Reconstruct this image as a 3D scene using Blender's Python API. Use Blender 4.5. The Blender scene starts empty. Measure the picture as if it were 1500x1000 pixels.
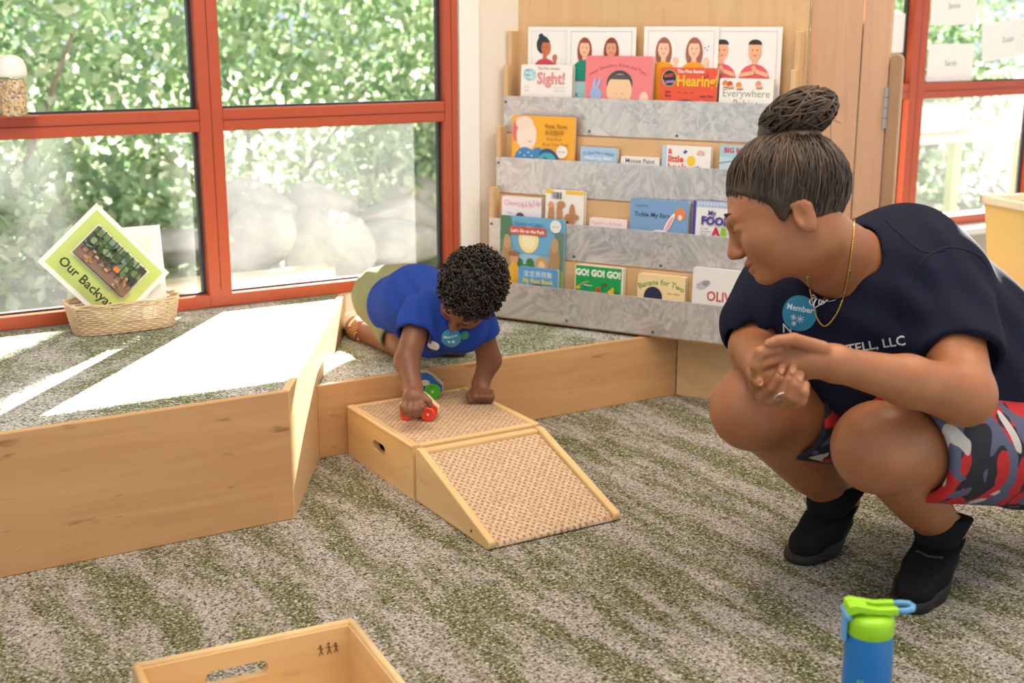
import bpy, bmesh, math, random
import numpy as np
from mathutils import Vector, Matrix
from mathutils.bvhtree import BVHTree
from mathutils.geometry import tessellate_polygon

# ------------------------------------------------------------------ camera, sky, sun, exposure
scene = bpy.context.scene
COL = scene.collection
random.seed(7); RNG = np.random.default_rng(7)
FPX, YAW, PITCH, CAMH = 1866.0, math.radians(30.6), math.radians(13.9), 1.05
cam_d = bpy.data.cameras.new('camera'); cam = bpy.data.objects.new('camera', cam_d); COL.objects.link(cam)
cam.location = (0, 0, CAMH); cam.rotation_euler = (math.pi/2 - PITCH, 0, -YAW)
cam_d.sensor_width = 36; cam_d.lens = FPX/1500*36; cam_d.clip_end = 200; cam_d.clip_start = .05
cam_d.dof.use_dof = True; cam_d.dof.focus_distance = 2.65; cam_d.dof.aperture_fstop = 4.0
scene.camera = cam
vs = scene.view_settings
vs.view_transform = 'Standard'; vs.look = 'None'; vs.exposure = 0.42; vs.gamma = 1.0; vs.use_curve_mapping = False
scene.cycles.use_denoising = True
scene.cycles.max_bounces = 8; scene.cycles.diffuse_bounces = 4; scene.cycles.transparent_max_bounces = 16
scene.cycles.sample_clamp_indirect = 8.0
world = bpy.data.worlds.new('sky'); scene.world = world; world.use_nodes = True
wn = world.node_tree.nodes['Background']; wn.inputs[0].default_value = (.80, .90, 1.0, 1); wn.inputs[1].default_value = .72
def add_light(name, kind, loc, energy, color, **kw):
    l = bpy.data.lights.new(name, kind); l.energy = energy; l.color = color
    o = bpy.data.objects.new(name, l); COL.objects.link(o); o.location = loc
    for k, v in kw.items(): setattr(l, k, v)
    return o
SUN_H = (-.64, -.77); SUN_EL = math.radians(24.0)
sun = add_light('sun', 'SUN', (6, 8, 6), 46.0, (1.0, .95, .86), angle=math.radians(.6))
sdir = Vector((SUN_H[0]*math.cos(SUN_EL), SUN_H[1]*math.cos(SUN_EL), -math.sin(SUN_EL)))
sun.rotation_euler = sdir.to_track_quat('-Z', 'Y').to_euler()
CEIL = 2.75
for i, (lx, ly) in enumerate(((.3, .9), (2.0, .5), (1.0, 2.2), (2.9, 1.6))):   # unseen fill lights added under the ceiling, no fixtures
    add_light('ceiling_fill_light', 'AREA', (lx, ly, CEIL-.07), 19.0, (1.0, .84, .66), shape='RECTANGLE', size=1.2, size_y=.6)

# camera frame helpers (used only to read real positions off the photograph)
_F = np.array([math.sin(YAW)*math.cos(PITCH), math.cos(YAW)*math.cos(PITCH), -math.sin(PITCH)])
_R = np.array([math.cos(YAW), -math.sin(YAW), 0.0]); _U = np.cross(_R, _F); _C = np.array([0, 0, CAMH])
def dep(x, y, D): return _C + (_F + _R*(x-750)/FPX + _U*(500-y)/FPX)*D
def onz(x, y, z):
    d = _F + _R*(x-750)/FPX + _U*(500-y)/FPX
    return _C + d*((z-CAMH)/d[2])

# ------------------------------------------------------------------ mesh helpers
def wmat(o):
    return (wmat(o.parent) @ o.matrix_parent_inverse @ o.matrix_basis) if o.parent else o.matrix_basis.copy()
class MB:
    def __init__(s): s.v = []; s.f = []; s.m = []
    def add(s, vs, fs, mi=0):
        o = len(s.v); s.v += [tuple(map(float, p)) for p in vs]
        s.f += [tuple(i+o for i in f) for f in fs]; s.m += [mi]*len(fs); return s
    def box(s, x0, x1, y0, y1, z0, z1, mi=0):
        v = [(x, y, z) for z in (z0, z1) for y in (y0, y1) for x in (x0, x1)]
        return s.add(v, [(0,2,3,1),(4,5,7,6),(0,1,5,4),(2,6,7,3),(0,4,6,2),(1,3,7,5)], mi)
    def obox(s, c, ax, ay, az, mi=0):
        c, ax, ay, az = map(np.array, (c, ax, ay, az))
        v = [c+ax*i+ay*j+az*k for k in (-1,1) for j in (-1,1) for i in (-1,1)]
        return s.add(v, [(0,2,3,1),(4,5,7,6),(0,1,5,4),(2,6,7,3),(0,4,6,2),(1,3,7,5)], mi)
    def prism(s, poly, z0, z1, mi=0, T=None):
        n = len(poly); a = sum(poly[i][0]*poly[(i+1)%n][1]-poly[(i+1)%n][0]*poly[i][1] for i in range(n))
        if a < 0: poly = poly[::-1]
        v = [(p[0], p[1], z0) for p in poly]+[(p[0], p[1], z1) for p in poly]
        if T is not None: v = [T(*p) for p in v]
        f = [tuple(range(n))[::-1], tuple(range(n, 2*n))]+[(i, (i+1)%n, n+(i+1)%n, n+i) for i in range(n)]
        return s.add(v, f, mi)
    def tube(s, pts, r, sides=8, closed=False, mi=0, cap=True):
        P = np.array(pts, float); n = len(P); r = np.broadcast_to(np.array(r, float), (n,))
        if closed: t = np.roll(P, -1, 0)-np.roll(P, 1, 0)
        else: t = np.gradient(P, axis=0)
        t /= np.linalg.norm(t, axis=1)[:, None]+1e-12
        ref = np.array([0, 0, 1.]) if abs(t[0][2]) < .9 else np.array([1., 0, 0])
        u = np.cross(t[0], ref); u /= np.linalg.norm(u); vs = []
        for i in range(n):
            u = u-t[i]*(u@t[i]); u /= np.linalg.norm(u)+1e-12; w = np.cross(t[i], u)
            for k in range(sides):
                a = 2*math.pi*k/sides; vs.append(P[i]+r[i]*(math.cos(a)*u+math.sin(a)*w))
        fs = []
        for i in range(n if closed else n-1):
            j = (i+1) % n
            for k in range(sides):
                l = (k+1) % sides; fs.append((i*sides+k, i*sides+l, j*sides+l, j*sides+k))
        if not closed and cap:
            fs.append(tuple(range(sides))[::-1]); fs.append(tuple((n-1)*sides+k for k in range(sides)))
        return s.add(vs, fs, mi)
    def lathe(s, prof, c=(0,0,0), ax=(0,0,1), n=24, mi=0, caps=True):
        ax = np.array(ax, float); ax /= np.linalg.norm(ax)
        ref = np.array([1., 0, 0]) if abs(ax[0]) < .9 else np.array([0, 1., 0])
        u = np.cross(ax, ref); u /= np.linalg.norm(u); w = np.cross(ax, u); c = np.array(c, float); vs = []
        for r, h in prof:
            for k in range(n):
                a = 2*math.pi*k/n; vs.append(c+ax*h+r*(math.cos(a)*u+math.sin(a)*w))
        fs = [(i*n+k, i*n+(k+1)%n, (i+1)*n+(k+1)%n, (i+1)*n+k) for i in range(len(prof)-1) for k in range(n)]
        if caps: fs += [tuple(range(n))[::-1], tuple((len(prof)-1)*n+k for k in range(n))]
        return s.add(vs, fs, mi)
    def build(s, name, mats, parent=None, local=False, smooth=False, bevel=0, seg=2, mesh_only=False, auto=None):
        V = np.array(s.v, float).reshape(-1, 3); loc = None
        if parent is not None and not local:
            Mi = np.array(wmat(parent).inverted()); V = V@Mi[:3, :3].T+Mi[:3, 3]
        elif parent is None and not local:
            loc = np.array([(V[:, 0].min()+V[:, 0].max())/2, (V[:, 1].min()+V[:, 1].max())/2, V[:, 2].min()]); V = V-loc
        me = bpy.data.meshes.new(name); me.from_pydata(V.tolist(), [], s.f)
        if not isinstance(mats, (list, tuple)): mats = [mats]
        for m in mats: me.materials.append(m)
        if len(mats) > 1: me.polygons.foreach_set('material_index', s.m)
        if smooth: me.polygons.foreach_set('use_smooth', [True]*len(me.polygons))
        me.update()
        if mesh_only: return me
        return link(name, me, parent, loc, bevel, seg)
def link(name, me, parent=None, loc=None, bevel=0, seg=2):
    o = bpy.data.objects.new(name, me); COL.objects.link(o)
    if parent is not None: o.parent = parent
    if loc is not None: o.location = loc
    if bevel:
        b = o.modifiers.new('bevel', 'BEVEL'); b.width = bevel; b.segments = seg; b.limit_method = 'ANGLE'; b.angle_limit = math.radians(40)
    return o
def tag(o, label, cat, group=None):
    o['label'] = label; o['category'] = cat
    if group: o['group'] = group
    return o
def structure(o, label=None):
    o['kind'] = 'structure'
    if label: o['label'] = label
    return o
def thing(name, label, cat, loc=(0,0,0), rotz=0, group=None, M=None):
    o = bpy.data.objects.new(name, None); COL.objects.link(o); o.empty_display_size = .05
    m = M if M is not None else Matrix.Translation(Vector(loc))@Matrix.Rotation(rotz, 4, 'Z')
    o.matrix_basis = m
    bpy.context.view_layer.update()
    if label: tag(o, label, cat, group)
    return o

# ------------------------------------------------------------------ materials
_mc = {}
def lin(c): return tuple((x/12.92 if x <= .04045 else ((x+.055)/1.055)**2.4) for x in c)
def hexc(h): return lin(tuple(int(h[i:i+2], 16)/255 for i in (0, 2, 4)))
def newmat(name):
    m = bpy.data.materials.new(name); m.use_nodes = True
    return m, m.node_tree, m.node_tree.nodes['Principled BSDF']
def flat(h, rough=.5, metal=0, spec=.5):
    k = (h, rough, metal)
    if k not in _mc:
        m, nt, b = newmat('paint_'+h); b.inputs['Base Color'].default_value = (*hexc(h), 1)
        b.inputs['Roughness'].default_value = rough; b.inputs['Metallic'].default_value = metal; _mc[k] = m
        b.inputs['Specular IOR Level'].default_value = spec
    return _mc[k]
def N(nt, t, **kw):
    n = nt.nodes.new(t)
    for k, v in kw.items():
        if k.startswith('i_'):
            key = k[2:]; key = int(key) if key.isdigit() else key.replace('_', ' ')
            n.inputs[key].default_value = v
        else: setattr(n, k, v)
    return n
def L(nt, a, b): nt.links.new(a, b)
def ramp(nt, fac, stops):
    r = nt.nodes.new('ShaderNodeValToRGB'); e = r.color_ramp.elements
    while len(e) < len(stops): e.new(.5)
    for x, (p, c) in zip(e, stops):
        x.position = p; x.color = (*c, 1) if len(c) == 3 else c
    L(nt, fac, r.inputs[0]); return r.outputs[0]
def noise(nt, vec, scale, detail=3, rough=.5, dist=0):
    n = N(nt, 'ShaderNodeTexNoise'); n.inputs['Scale'].default_value = scale; n.inputs['Detail'].default_value = detail
    n.inputs['Roughness'].default_value = rough; n.inputs['Distortion'].default_value = dist
    if vec is not None: L(nt, vec, n.inputs['Vector'])
    return n.outputs['Fac']
def mapping(nt, scale=(1,1,1), rot=(0,0,0), loc=(0,0,0), coord='Object'):
    tc = N(nt, 'ShaderNodeTexCoord'); mp = N(nt, 'ShaderNodeMapping')
    mp.inputs['Scale'].default_value = scale; mp.inputs['Rotation'].default_value = rot; mp.inputs['Location'].default_value = loc
    L(nt, tc.outputs[coord], mp.inputs[0]); return mp.outputs[0]
def mix(nt, fac, a, b, mode='MIX'):
    m = N(nt, 'ShaderNodeMix', data_type='RGBA', blend_type=mode)
    for idx, v in ((0, fac), (6, a), (7, b)):
        if hasattr(v, 'is_linked') or hasattr(v, 'links'): L(nt, v, m.inputs[idx])
        elif idx == 0: m.inputs[0].default_value = v
        else: m.inputs[idx].default_value = (*v, 1)
    return m.outputs[2]
def bump(nt, b, h, strength=.3, dist=.002):
    n = N(nt, 'ShaderNodeBump'); n.inputs['Strength'].default_value = strength; n.inputs['Distance'].default_value = dist
    L(nt, h, n.inputs['Height']); L(nt, n.outputs[0], b.inputs['Normal'])
def m_carpet(name, green, light, dark, streak=(14, 2.8, 1)):
    m, nt, b = newmat(name)
    st = noise(nt, mapping(nt, streak), 1.0, 5, .62)
    c = mix(nt, ramp(nt, st, [(.44, (0,0,0)), (.58, (1,1,1))]), green, light)
    sp = noise(nt, mapping(nt), 210, 2, .6)
    c2 = mix(nt, ramp(nt, sp, [(.36, (1,1,1)), (.47, (0,0,0))]), c, dark)
    c3 = mix(nt, ramp(nt, sp, [(.55, (0,0,0)), (.68, (1,1,1))]), c2, tuple(min(1, x*1.5+.06) for x in light))
    L(nt, c3, b.inputs['Base Color']); b.inputs['Roughness'].default_value = .95; b.inputs['Specular IOR Level'].default_value = .1
    bump(nt, b, sp, .8, .004); return m
def m_wood(name, c0, c1, axis='x', fleck=.5, rough=.42, scale=1.0):
    m, nt, b = newmat(name)
    a, l = 26*scale, 1.6*scale
    sc = {'x': (l, a, a), 'y': (a, l, a), 'z': (a, a, l)}[axis]
    n1 = noise(nt, mapping(nt, sc), 1.0, 6, .6, .6)
    c = mix(nt, ramp(nt, n1, [(.3, (0,0,0)), (.7, (1,1,1))]), c0, c1)
    big = noise(nt, mapping(nt, tuple(x*.16 for x in sc)), 1.0, 3, .5, 1.0)
    c = mix(nt, ramp(nt, big, [(.35, (0,0,0)), (.65, (.35,.35,.35))]), c, tuple(x*.86 for x in c1))
    f = noise(nt, mapping(nt, tuple(x*1.5 if x > 5 else x*6 for x in sc), loc=(3.1, 1.7, .4)), 1.0, 2, .5)
    c = mix(nt, ramp(nt, f, [(.66, (0,0,0)), (.74, (fleck,)*3)]), c, tuple(x*.32 for x in c0))
    L(nt, c, b.inputs['Base Color']); b.inputs['Roughness'].default_value = rough
    return m
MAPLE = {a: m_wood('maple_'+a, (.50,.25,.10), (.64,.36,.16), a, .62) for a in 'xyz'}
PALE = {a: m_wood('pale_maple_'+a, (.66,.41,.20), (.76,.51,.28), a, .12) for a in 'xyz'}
BIRCH = {a: m_wood('birch_block_'+a, (.72,.46,.20), (.82,.58,.30), a, .2, .33) for a in 'xyz'}
BEECH = {a: m_wood('beech_'+a, (.58,.33,.20), (.68,.42,.27), a, .1) for a in 'xyz'}
DARKWOOD = m_wood('brown_wood', (.33,.18,.09), (.45,.26,.14), 'z', .2)
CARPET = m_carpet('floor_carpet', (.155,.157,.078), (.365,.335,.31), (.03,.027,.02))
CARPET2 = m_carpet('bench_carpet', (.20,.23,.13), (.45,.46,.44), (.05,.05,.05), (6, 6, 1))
WHITE = flat('F2EFEA', .6); OFFWHITE = flat('E9DFD2', .7)
m, nt, b = newmat('orange_red_frame'); n1 = noise(nt, mapping(nt), 3, 2)
L(nt, mix(nt, n1, (.44,.070,.026), (.50,.09,.036)), b.inputs['Base Color']); b.inputs['Roughness'].default_value = .38; RED = m
GASKET = flat('2B2F3A', .5); STEEL = flat('B9B9BC', .3, 1.0); DARKSTEEL = flat('6A6A6C', .35, 1.0)
def m_swirl():
    m, nt, b = newmat('swirled_zinc')
    v = mapping(nt)
    vo = N(nt, 'ShaderNodeTexVoronoi'); vo.inputs['Scale'].default_value = 9; L(nt, v, vo.inputs['Vector'])
    vr = N(nt, 'ShaderNodeVectorRotate', rotation_type='EULER_XYZ'); L(nt, v, vr.inputs['Vector'])
    sc = N(nt, 'ShaderNodeVectorMath', operation='SCALE'); L(nt, vo.outputs['Color'], sc.inputs[0]); sc.inputs['Scale'].default_value = 6.28
    L(nt, sc.outputs[0], vr.inputs['Rotation'])
    mp = N(nt, 'ShaderNodeMapping'); mp.inputs['Scale'].default_value = (7, 46, 46); L(nt, vr.outputs[0], mp.inputs[0])
    n2 = noise(nt, mp.outputs[0], 1.0, 3, .6, 1.2)
    n3 = noise(nt, v, 9, 3, .5, 1.5)
    c = mix(nt, ramp(nt, n2, [(.40, (0,0,0)), (.60, (1,1,1))]), (.50,.50,.51), (.74,.73,.71))
    c = mix(nt, ramp(nt, n3, [(.4, (0,0,0)), (.65, (.6,.6,.6))]), c, (.66,.65,.66))
    L(nt, c, b.inputs['Base Color']); b.inputs['Metallic'].default_value = .55; b.inputs['Roughness'].default_value = .42
    L(nt, ramp(nt, n2, [(.3, (.34,)*3), (.7, (.52,)*3)]), b.inputs['Roughness']); return m
ZINC = m_swirl()
def m_pane():
    m = bpy.data.materials.new('dusty_glass'); m.use_nodes = True; nt = m.node_tree; nt.nodes.clear()
    o = N(nt, 'ShaderNodeOutputMaterial'); t = N(nt, 'ShaderNodeBsdfTransparent'); t.inputs[0].default_value = (.95,.97,.96,1)
    tr = N(nt, 'ShaderNodeBsdfTranslucent'); tr.inputs[0].default_value = (1,1,1,1)
    g = N(nt, 'ShaderNodeBsdfGlossy'); g.inputs['Roughness'].default_value = .02
    v = mapping(nt); n = noise(nt, v, 2.2, 4, .6); s = noise(nt, v, 160, 2, .5)
    a = N(nt, 'ShaderNodeMath', operation='MULTIPLY'); L(nt, ramp(nt, n, [(.25, (.014,)*3), (.8, (.05,)*3)]), a.inputs[0]); a.inputs[1].default_value = 1.0
    ad = N(nt, 'ShaderNodeMath', operation='ADD'); L(nt, a.outputs[0], ad.inputs[0]); L(nt, ramp(nt, s, [(.70, (0,0,0)), (.78, (.10,)*3)]), ad.inputs[1])
    m1 = N(nt, 'ShaderNodeMixShader'); L(nt, ad.outputs[0], m1.inputs[0]); L(nt, t.outputs[0], m1.inputs[1]); L(nt, tr.outputs[0], m1.inputs[2])
    m2 = N(nt, 'ShaderNodeMixShader'); m2.inputs[0].default_value = .035; L(nt, m1.outputs[0], m2.inputs[1]); L(nt, g.outputs[0], m2.inputs[2])
    L(nt, m2.outputs[0], o.inputs[0]); return m
PANE = m_pane()

# ------------------------------------------------------------------ the setting
WY = 3.41        # inner face of the window wall
structure(MB().box(-2.6, 6.2, -1.6, WY+.2, -.05, 0).build('floor', CARPET), 'green and grey streaked loop carpet floor')
structure(MB().box(-2.6, 6.2, -1.6, WY+.25, CEIL, CEIL+.1).build('ceiling', WHITE), 'white ceiling above the playroom')
SILL, HEAD = .29, 1.95
wl = MB()
wl.box(-2.6, 6.2, WY, WY+.06, -.05, SILL); wl.box(-2.6, 6.2, WY, WY+.06, HEAD, CEIL)
wl.box(1.825, 3.05, WY, WY+.06, SILL, HEAD); wl.box(5.25, 6.2, WY, WY+.06, SILL, HEAD); wl.box(-2.6, -1.13, WY, WY+.06, SILL, HEAD)
wl.box(1.922, 3.0, WY+.06, WY+.30, -.05, HEAD)  # unseen pier added outside to stop a sun streak on the floor
structure(wl.build('wall_back', OFFWHITE), 'off-white wall holding the red-framed windows')
structure(MB().box(1.83, 1.897, WY-.012, WY-.0005, .19, 2.3).build('trim_1', WHITE, bevel=.002), 'white casing strip beside the left window')
structure(MB().box(1.40, 1.86, WY-.035, WY-.0005, .187, .235).build('baseboard_back', WHITE, bevel=.008), 'white baseboard under the window behind the child')
def window(name, label, xs, zt0, zt1):
    """xs: mullion intervals, first and last are the jambs"""
    w = thing(name, None, None, ((xs[0][0]+xs[-1][1])/2, WY, SILL)); structure(w, label)
    x0, x1 = xs[0][0], xs[-1][1]
    MB().box(x0, x1, WY-.006, WY+.03, SILL, SILL+.035).box(x0, x1, WY+.03, WY+.045, SILL, SILL+.022, 1).build('bottom_rail', [RED, GASKET], w, bevel=.002)
    MB().box(x0, x1, WY-.006, WY+.03, HEAD-.05, HEAD).build('top_rail', RED, w, bevel=.002)
    for k, (a, b_) in enumerate(xs):
        e = .008
        MB().box(a, b_, WY-.008, WY+.03, SILL+.001, HEAD-.001).box(a+e, b_-e, WY+.03, WY+.042, SILL+.022, HEAD, 1).build('jamb' if k in (0, len(xs)-1) else 'mullion', [RED, GASKET], w, bevel=.003)
        if 0 < k < len(xs)-1 or k == 0 or k == len(xs)-1:
            c = (a+b_)/2; MB().box(c-.0012, c+.0012, WY-.0086, WY-.007, SILL+.05, HEAD-.06).build('seam', flat('7A2A18'), w)
    for k in range(len(xs)-1):
        a, b_ = xs[k][1], xs[k+1][0]
        MB().box(a, b_, WY-.006, WY+.03, zt0, zt1).box(a, b_, WY+.03, WY+.042, zt0+.008, zt1-.008, 1).build('transom', [RED, GASKET], w, bevel=.003)
        MB().box(a, b_, WY-.0075, WY-.0055, (zt0+zt1)/2-.0012, (zt0+zt1)/2+.0012).build('seam', flat('7A2A18'), w)
        for z0, z1 in ((SILL+.035, zt0), (zt1, HEAD-.05)):
            pn = MB(); pn.add([(a, WY+.022, z0), (b_, WY+.022, z0), (b_, WY+.022, z1), (a, WY+.022, z1)], [(0,1,2,3)])
            pn.build('pane', PANE, w)
            g = .010
            MB().box(b_-g, b_, WY+.0225, WY+.04, z0, z1).box(a, a+.004, WY+.0225, WY+.04, z0, z1).box(a+.004, b_-g, WY+.0225, WY+.04, z0, z0+.005).build('gasket', GASKET, w)
    return w
window('window_1', 'large red-framed window behind the carpeted bench', [(-1.13,-1.09), (-.36,-.30), (.33,.394), (1.04,1.104), (1.782,1.826)], .774, .833)
window('window_2', 'red-framed window with paper notes at the right', [(3.05,3.09), (3.732,3.81), (4.45,4.52), (5.2,5.25)], .785, .842)
structure(MB().box(3.0, 5.3, WY-.10, WY-.0085, SILL-.03, SILL-.0005).build('trim_2', WHITE, bevel=.004), 'white window ledge under the right window')
# unseen slab added outside to keep sun off the upper panes
structure(MB().box(-3.2, 6.6, WY+.06, WY+1.25, 1.535, 1.60).build('sun_blocker', flat('8A8178')), 'unseen sun-blocking slab added outside above the windows')

# raised bench (left), low platform
D60 = np.array([.5, .8660254]);
def bench_end(y): return .923+(y-2.50)*.57735
hA, hP, PY = .292, .185, 2.848
bench = thing('carpeted_bench', 'tall maple bench with sunlit carpet top under the left window', 'bench', (.0, 2.95, 0))
t = .018
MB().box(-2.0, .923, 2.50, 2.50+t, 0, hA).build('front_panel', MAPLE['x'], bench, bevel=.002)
e0 = np.array([.923, 2.50]); e1 = np.array([bench_end(WY-.012), WY-.012]); nn = np.array([-.866, .5])
def quadp(a, b_, w): return [tuple(a), tuple(b_), tuple(b_+nn*w), tuple(a+nn*w)]
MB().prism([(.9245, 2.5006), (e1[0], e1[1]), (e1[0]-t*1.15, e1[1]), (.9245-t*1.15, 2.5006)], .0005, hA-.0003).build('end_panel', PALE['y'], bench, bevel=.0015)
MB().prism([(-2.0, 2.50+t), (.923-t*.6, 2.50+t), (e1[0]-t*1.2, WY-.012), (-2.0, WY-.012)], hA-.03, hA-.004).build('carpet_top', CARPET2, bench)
plat = thing('carpeted_platform', 'low maple platform with carpet top the child kneels on', 'platform', (2.0, 3.1, 0))
Kc = np.array([2.242, PY]); dB = np.array([.5, -.8660254]); nB = np.array([-.8660254, -.5])
kend = Kc+dB*.95
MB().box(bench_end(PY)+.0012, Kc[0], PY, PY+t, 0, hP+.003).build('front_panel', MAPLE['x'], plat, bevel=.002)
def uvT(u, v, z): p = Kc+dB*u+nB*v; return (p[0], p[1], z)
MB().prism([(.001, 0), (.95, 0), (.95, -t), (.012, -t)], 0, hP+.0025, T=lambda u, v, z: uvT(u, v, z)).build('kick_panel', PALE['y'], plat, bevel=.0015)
b0 = Kc-nB*t; b1 = kend-nB*t
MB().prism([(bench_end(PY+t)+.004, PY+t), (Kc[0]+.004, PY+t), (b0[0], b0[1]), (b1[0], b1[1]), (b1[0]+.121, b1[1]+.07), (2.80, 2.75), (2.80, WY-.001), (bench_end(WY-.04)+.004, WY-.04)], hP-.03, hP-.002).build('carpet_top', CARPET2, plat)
# ------------------------------------------------------------------ flat print on covers, signs and badges
_tm = {}
def text_mesh(s, size, bold=0.0, align='LEFT'):
    k = (s, size, bold, align)
    if k not in _tm:
        c = bpy.data.curves.new('lettering', 'FONT'); c.body = s; c.size = size; c.offset = bold*size; c.align_x = align; c.resolution_u = 2
        o = bpy.data.objects.new('lettering', c); COL.objects.link(o)
        me = bpy.data.meshes.new_from_object(o.evaluated_get(bpy.context.evaluated_depsgraph_get()))
        V = [tuple(v.co) for v in me.vertices]; Fc = [tuple(p.vertices) for p in me.polygons]
        COL.objects.unlink(o); bpy.data.objects.remove(o); bpy.data.curves.remove(c); bpy.data.meshes.remove(me)
        _tm[k] = (V, Fc)
    return _tm[k]
class Print:
    """flat shapes in a cover's own plane: x right, y up, z towards the reader"""
    def __init__(s, step=.00022): s.mb = MB(); s.cols = []; s.z = .0004; s.step = step
    def ci(s, h):
        if h not in s.cols: s.cols.append(h)
        return s.cols.index(h)
    def poly(s, pts, h):
        n = len(pts); a = sum(pts[i][0]*pts[(i+1)%n][1]-pts[(i+1)%n][0]*pts[i][1] for i in range(n))
        if a < 0: pts = pts[::-1]
        s.mb.add([(x, y, s.z) for x, y in pts], [tuple(range(n))], s.ci(h)); s.z += s.step; return s
    def rect(s, x, y, w, h_, c): return s.poly([(x, y), (x+w, y), (x+w, y+h_), (x, y+h_)], c)
    def ell(s, cx, cy, rx, ry, c, a0=0, a1=360, n=22, rot=0):
        r = math.radians(rot); P = []
        for i in range(n+(a1-a0 < 360)):
            a = math.radians(a0+(a1-a0)*i/n); x, y = rx*math.cos(a), ry*math.sin(a)
            P.append((cx+x*math.cos(r)-y*math.sin(r), cy+x*math.sin(r)+y*math.cos(r)))
        return s.poly(P, c)
    def line(s, pts, w, c):
        for (x0, y0), (x1, y1) in zip(pts[:-1], pts[1:]):
            l = math.hypot(x1-x0, y1-y0)+1e-9; nx, ny = -(y1-y0)/l*w/2, (x1-x0)/l*w/2
            s.mb.add([(x0+nx, y0+ny, s.z), (x0-nx, y0-ny, s.z), (x1-nx, y1-ny, s.z), (x1+nx, y1+ny, s.z)], [(0,1,2,3)], s.ci(c))
        s.z += s.step; return s
    def frame(s, x, y, w, h_, t, c): return s.line([(x, y), (x+w, y), (x+w, y+h_), (x, y+h_), (x, y)], t, c)
    def text(s, t, x, y, size, c, bold=.0, align='LEFT', rot=0, sx=1.0, arc=0):
        V, Fc = text_mesh(t, size, bold, align); r = math.radians(rot); W = []
        for vx, vy, _ in V:
            vx *= sx
            if arc: a = vx/arc; vx, vy = (arc+vy)*math.sin(a), (arc+vy)*math.cos(a)-arc
            W.append((x+vx*math.cos(r)-vy*math.sin(r), y+vx*math.sin(r)+vy*math.cos(r), s.z))
        s.mb.add(W, Fc, s.ci(c)); s.z += s.step; return s
    def clip(s, x0, y0, x1, y1):
        s.mb.v = [(min(max(x, x0), x1), min(max(y, y0), y1), z) for x, y, z in s.mb.v]; return s
    def build(s, name, parent, T, rough=.45):
        s.mb.v = [T(*p) for p in s.mb.v]
        return s.mb.build(name, [flat(h, rough) for h in s.cols], parent, local=True)

# ------------------------------------------------------------------ bookcase (local x along the case, -y towards the room)
case = thing('display_bookcase', 'tall maple book display with four swirled metal shelf fronts', 'bookcase', (Kc[0], Kc[1], 0), math.radians(-60))
def part(name, mats, fn, parent=case, **kw):
    mb = MB(); fn(mb); return mb.build(name, mats, parent, local=True, **kw)
TV = [-.035, .01, .055, .10]; TZ = [(.739,.846), (.560,.667), (.380,.487), (.196,.303)]
U0, U1 = -.588, .285
part('back_panel', PALE['z'], lambda m: m.box(-.65, .303, .105, .122, hP, 2.5), bevel=.0015)
m, nt, b = newmat('plywood_edge'); w = N(nt, 'ShaderNodeTexWave', bands_direction='Y'); w.inputs['Scale'].default_value = 55; w.inputs['Distortion'].default_value = 1.0
L(nt, mapping(nt), w.inputs[0]); L(nt, ramp(nt, w.outputs[1], [(.3, (.30,.19,.10)), (.6, (.72,.53,.34))]), b.inputs['Base Color'])
part('plywood_edge', m, lambda q: q.box(.3032, .306, .1048, .1222, hP, 2.5))
part('painted_gap_shade', flat('17130F', .9), lambda q: q.box(-.664, -.6505, .108, .12, hP, 2.5))  # black strip painted as the shade in the gap beside the panel
part('cabinet_side', BEECH['z'], lambda q: q.box(.3062, .446, .1225, .146, 0, 2.5), bevel=.002)
part('cabinet_stile', BEECH['z'], lambda q: q.box(.449, .523, .126, .146, 0, 2.5), bevel=.003)
def rounded(m):
    P = [(.0, 0), (.035, 0)]+[(.0175+.0175*math.cos(a), .962+.0175*math.sin(a)) for a in np.linspace(0, math.pi, 9)]
    m.prism(P, 0, .03, T=lambda x, y, z: (.527+x*.9, .118+z, y))
part('door_edge', DARKWOOD, rounded, bevel=.003)
hg = part('hinge', STEEL, lambda m: m.tube([(.523, .119, .785), (.523, .119, .893)], .0055, 10), smooth=False)
for z in (.812, .838, .866): part('hinge_joint', DARKSTEEL, lambda m: m.lathe([(.0062, 0), (.0062, .0015)], (.523, .119, z), n=10), parent=hg)
for i, (v, (z0, z1)) in enumerate(zip(TV, TZ)):
    y = -v
    for side, u in (('l', U0-.014), ('r', U1)):
        def sd(m, u=u):
            m.box(u, u+.014, y+.003, .105, z0-.004, z1+.09)
            if i == 0: m.box(u, u+.014, y+.028, .105, z1+.09, z1+.19)
        part('side_step', PALE['z'], sd, bevel=.0015)
    part('shelf_ledge', PALE['x'], lambda m: m.box(U0, U1, y+.003, y+.047 if i else .105, z0-.004, z0+.011))
    if i: part('pocket_back', PALE['x'], lambda m: m.box(U0, U1, y+.040, y+.046, z0+.011, TZ[i-1][0]-.0045))
    mf = part('metal_front', ZINC, lambda m: m.box(U0-.012, U1+.012, y, y+.0022, z0, z1), bevel=.0008)
    for (su, sz) in ((U0-.004, z1-.018), (U0-.004, z0+.016), (-.31, z0+.012), (-.035, z0+.010), (.245, z0+.010), (U1+.003, z1-.018)):
        part('screw', DARKSTEEL, lambda m: m.lathe([(.0042, 0), (.0042, .0012), (.0026, .0026), (.0004, .003)], (su, y, sz), (0, -1, 0), n=10), parent=mf, smooth=True)

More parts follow.
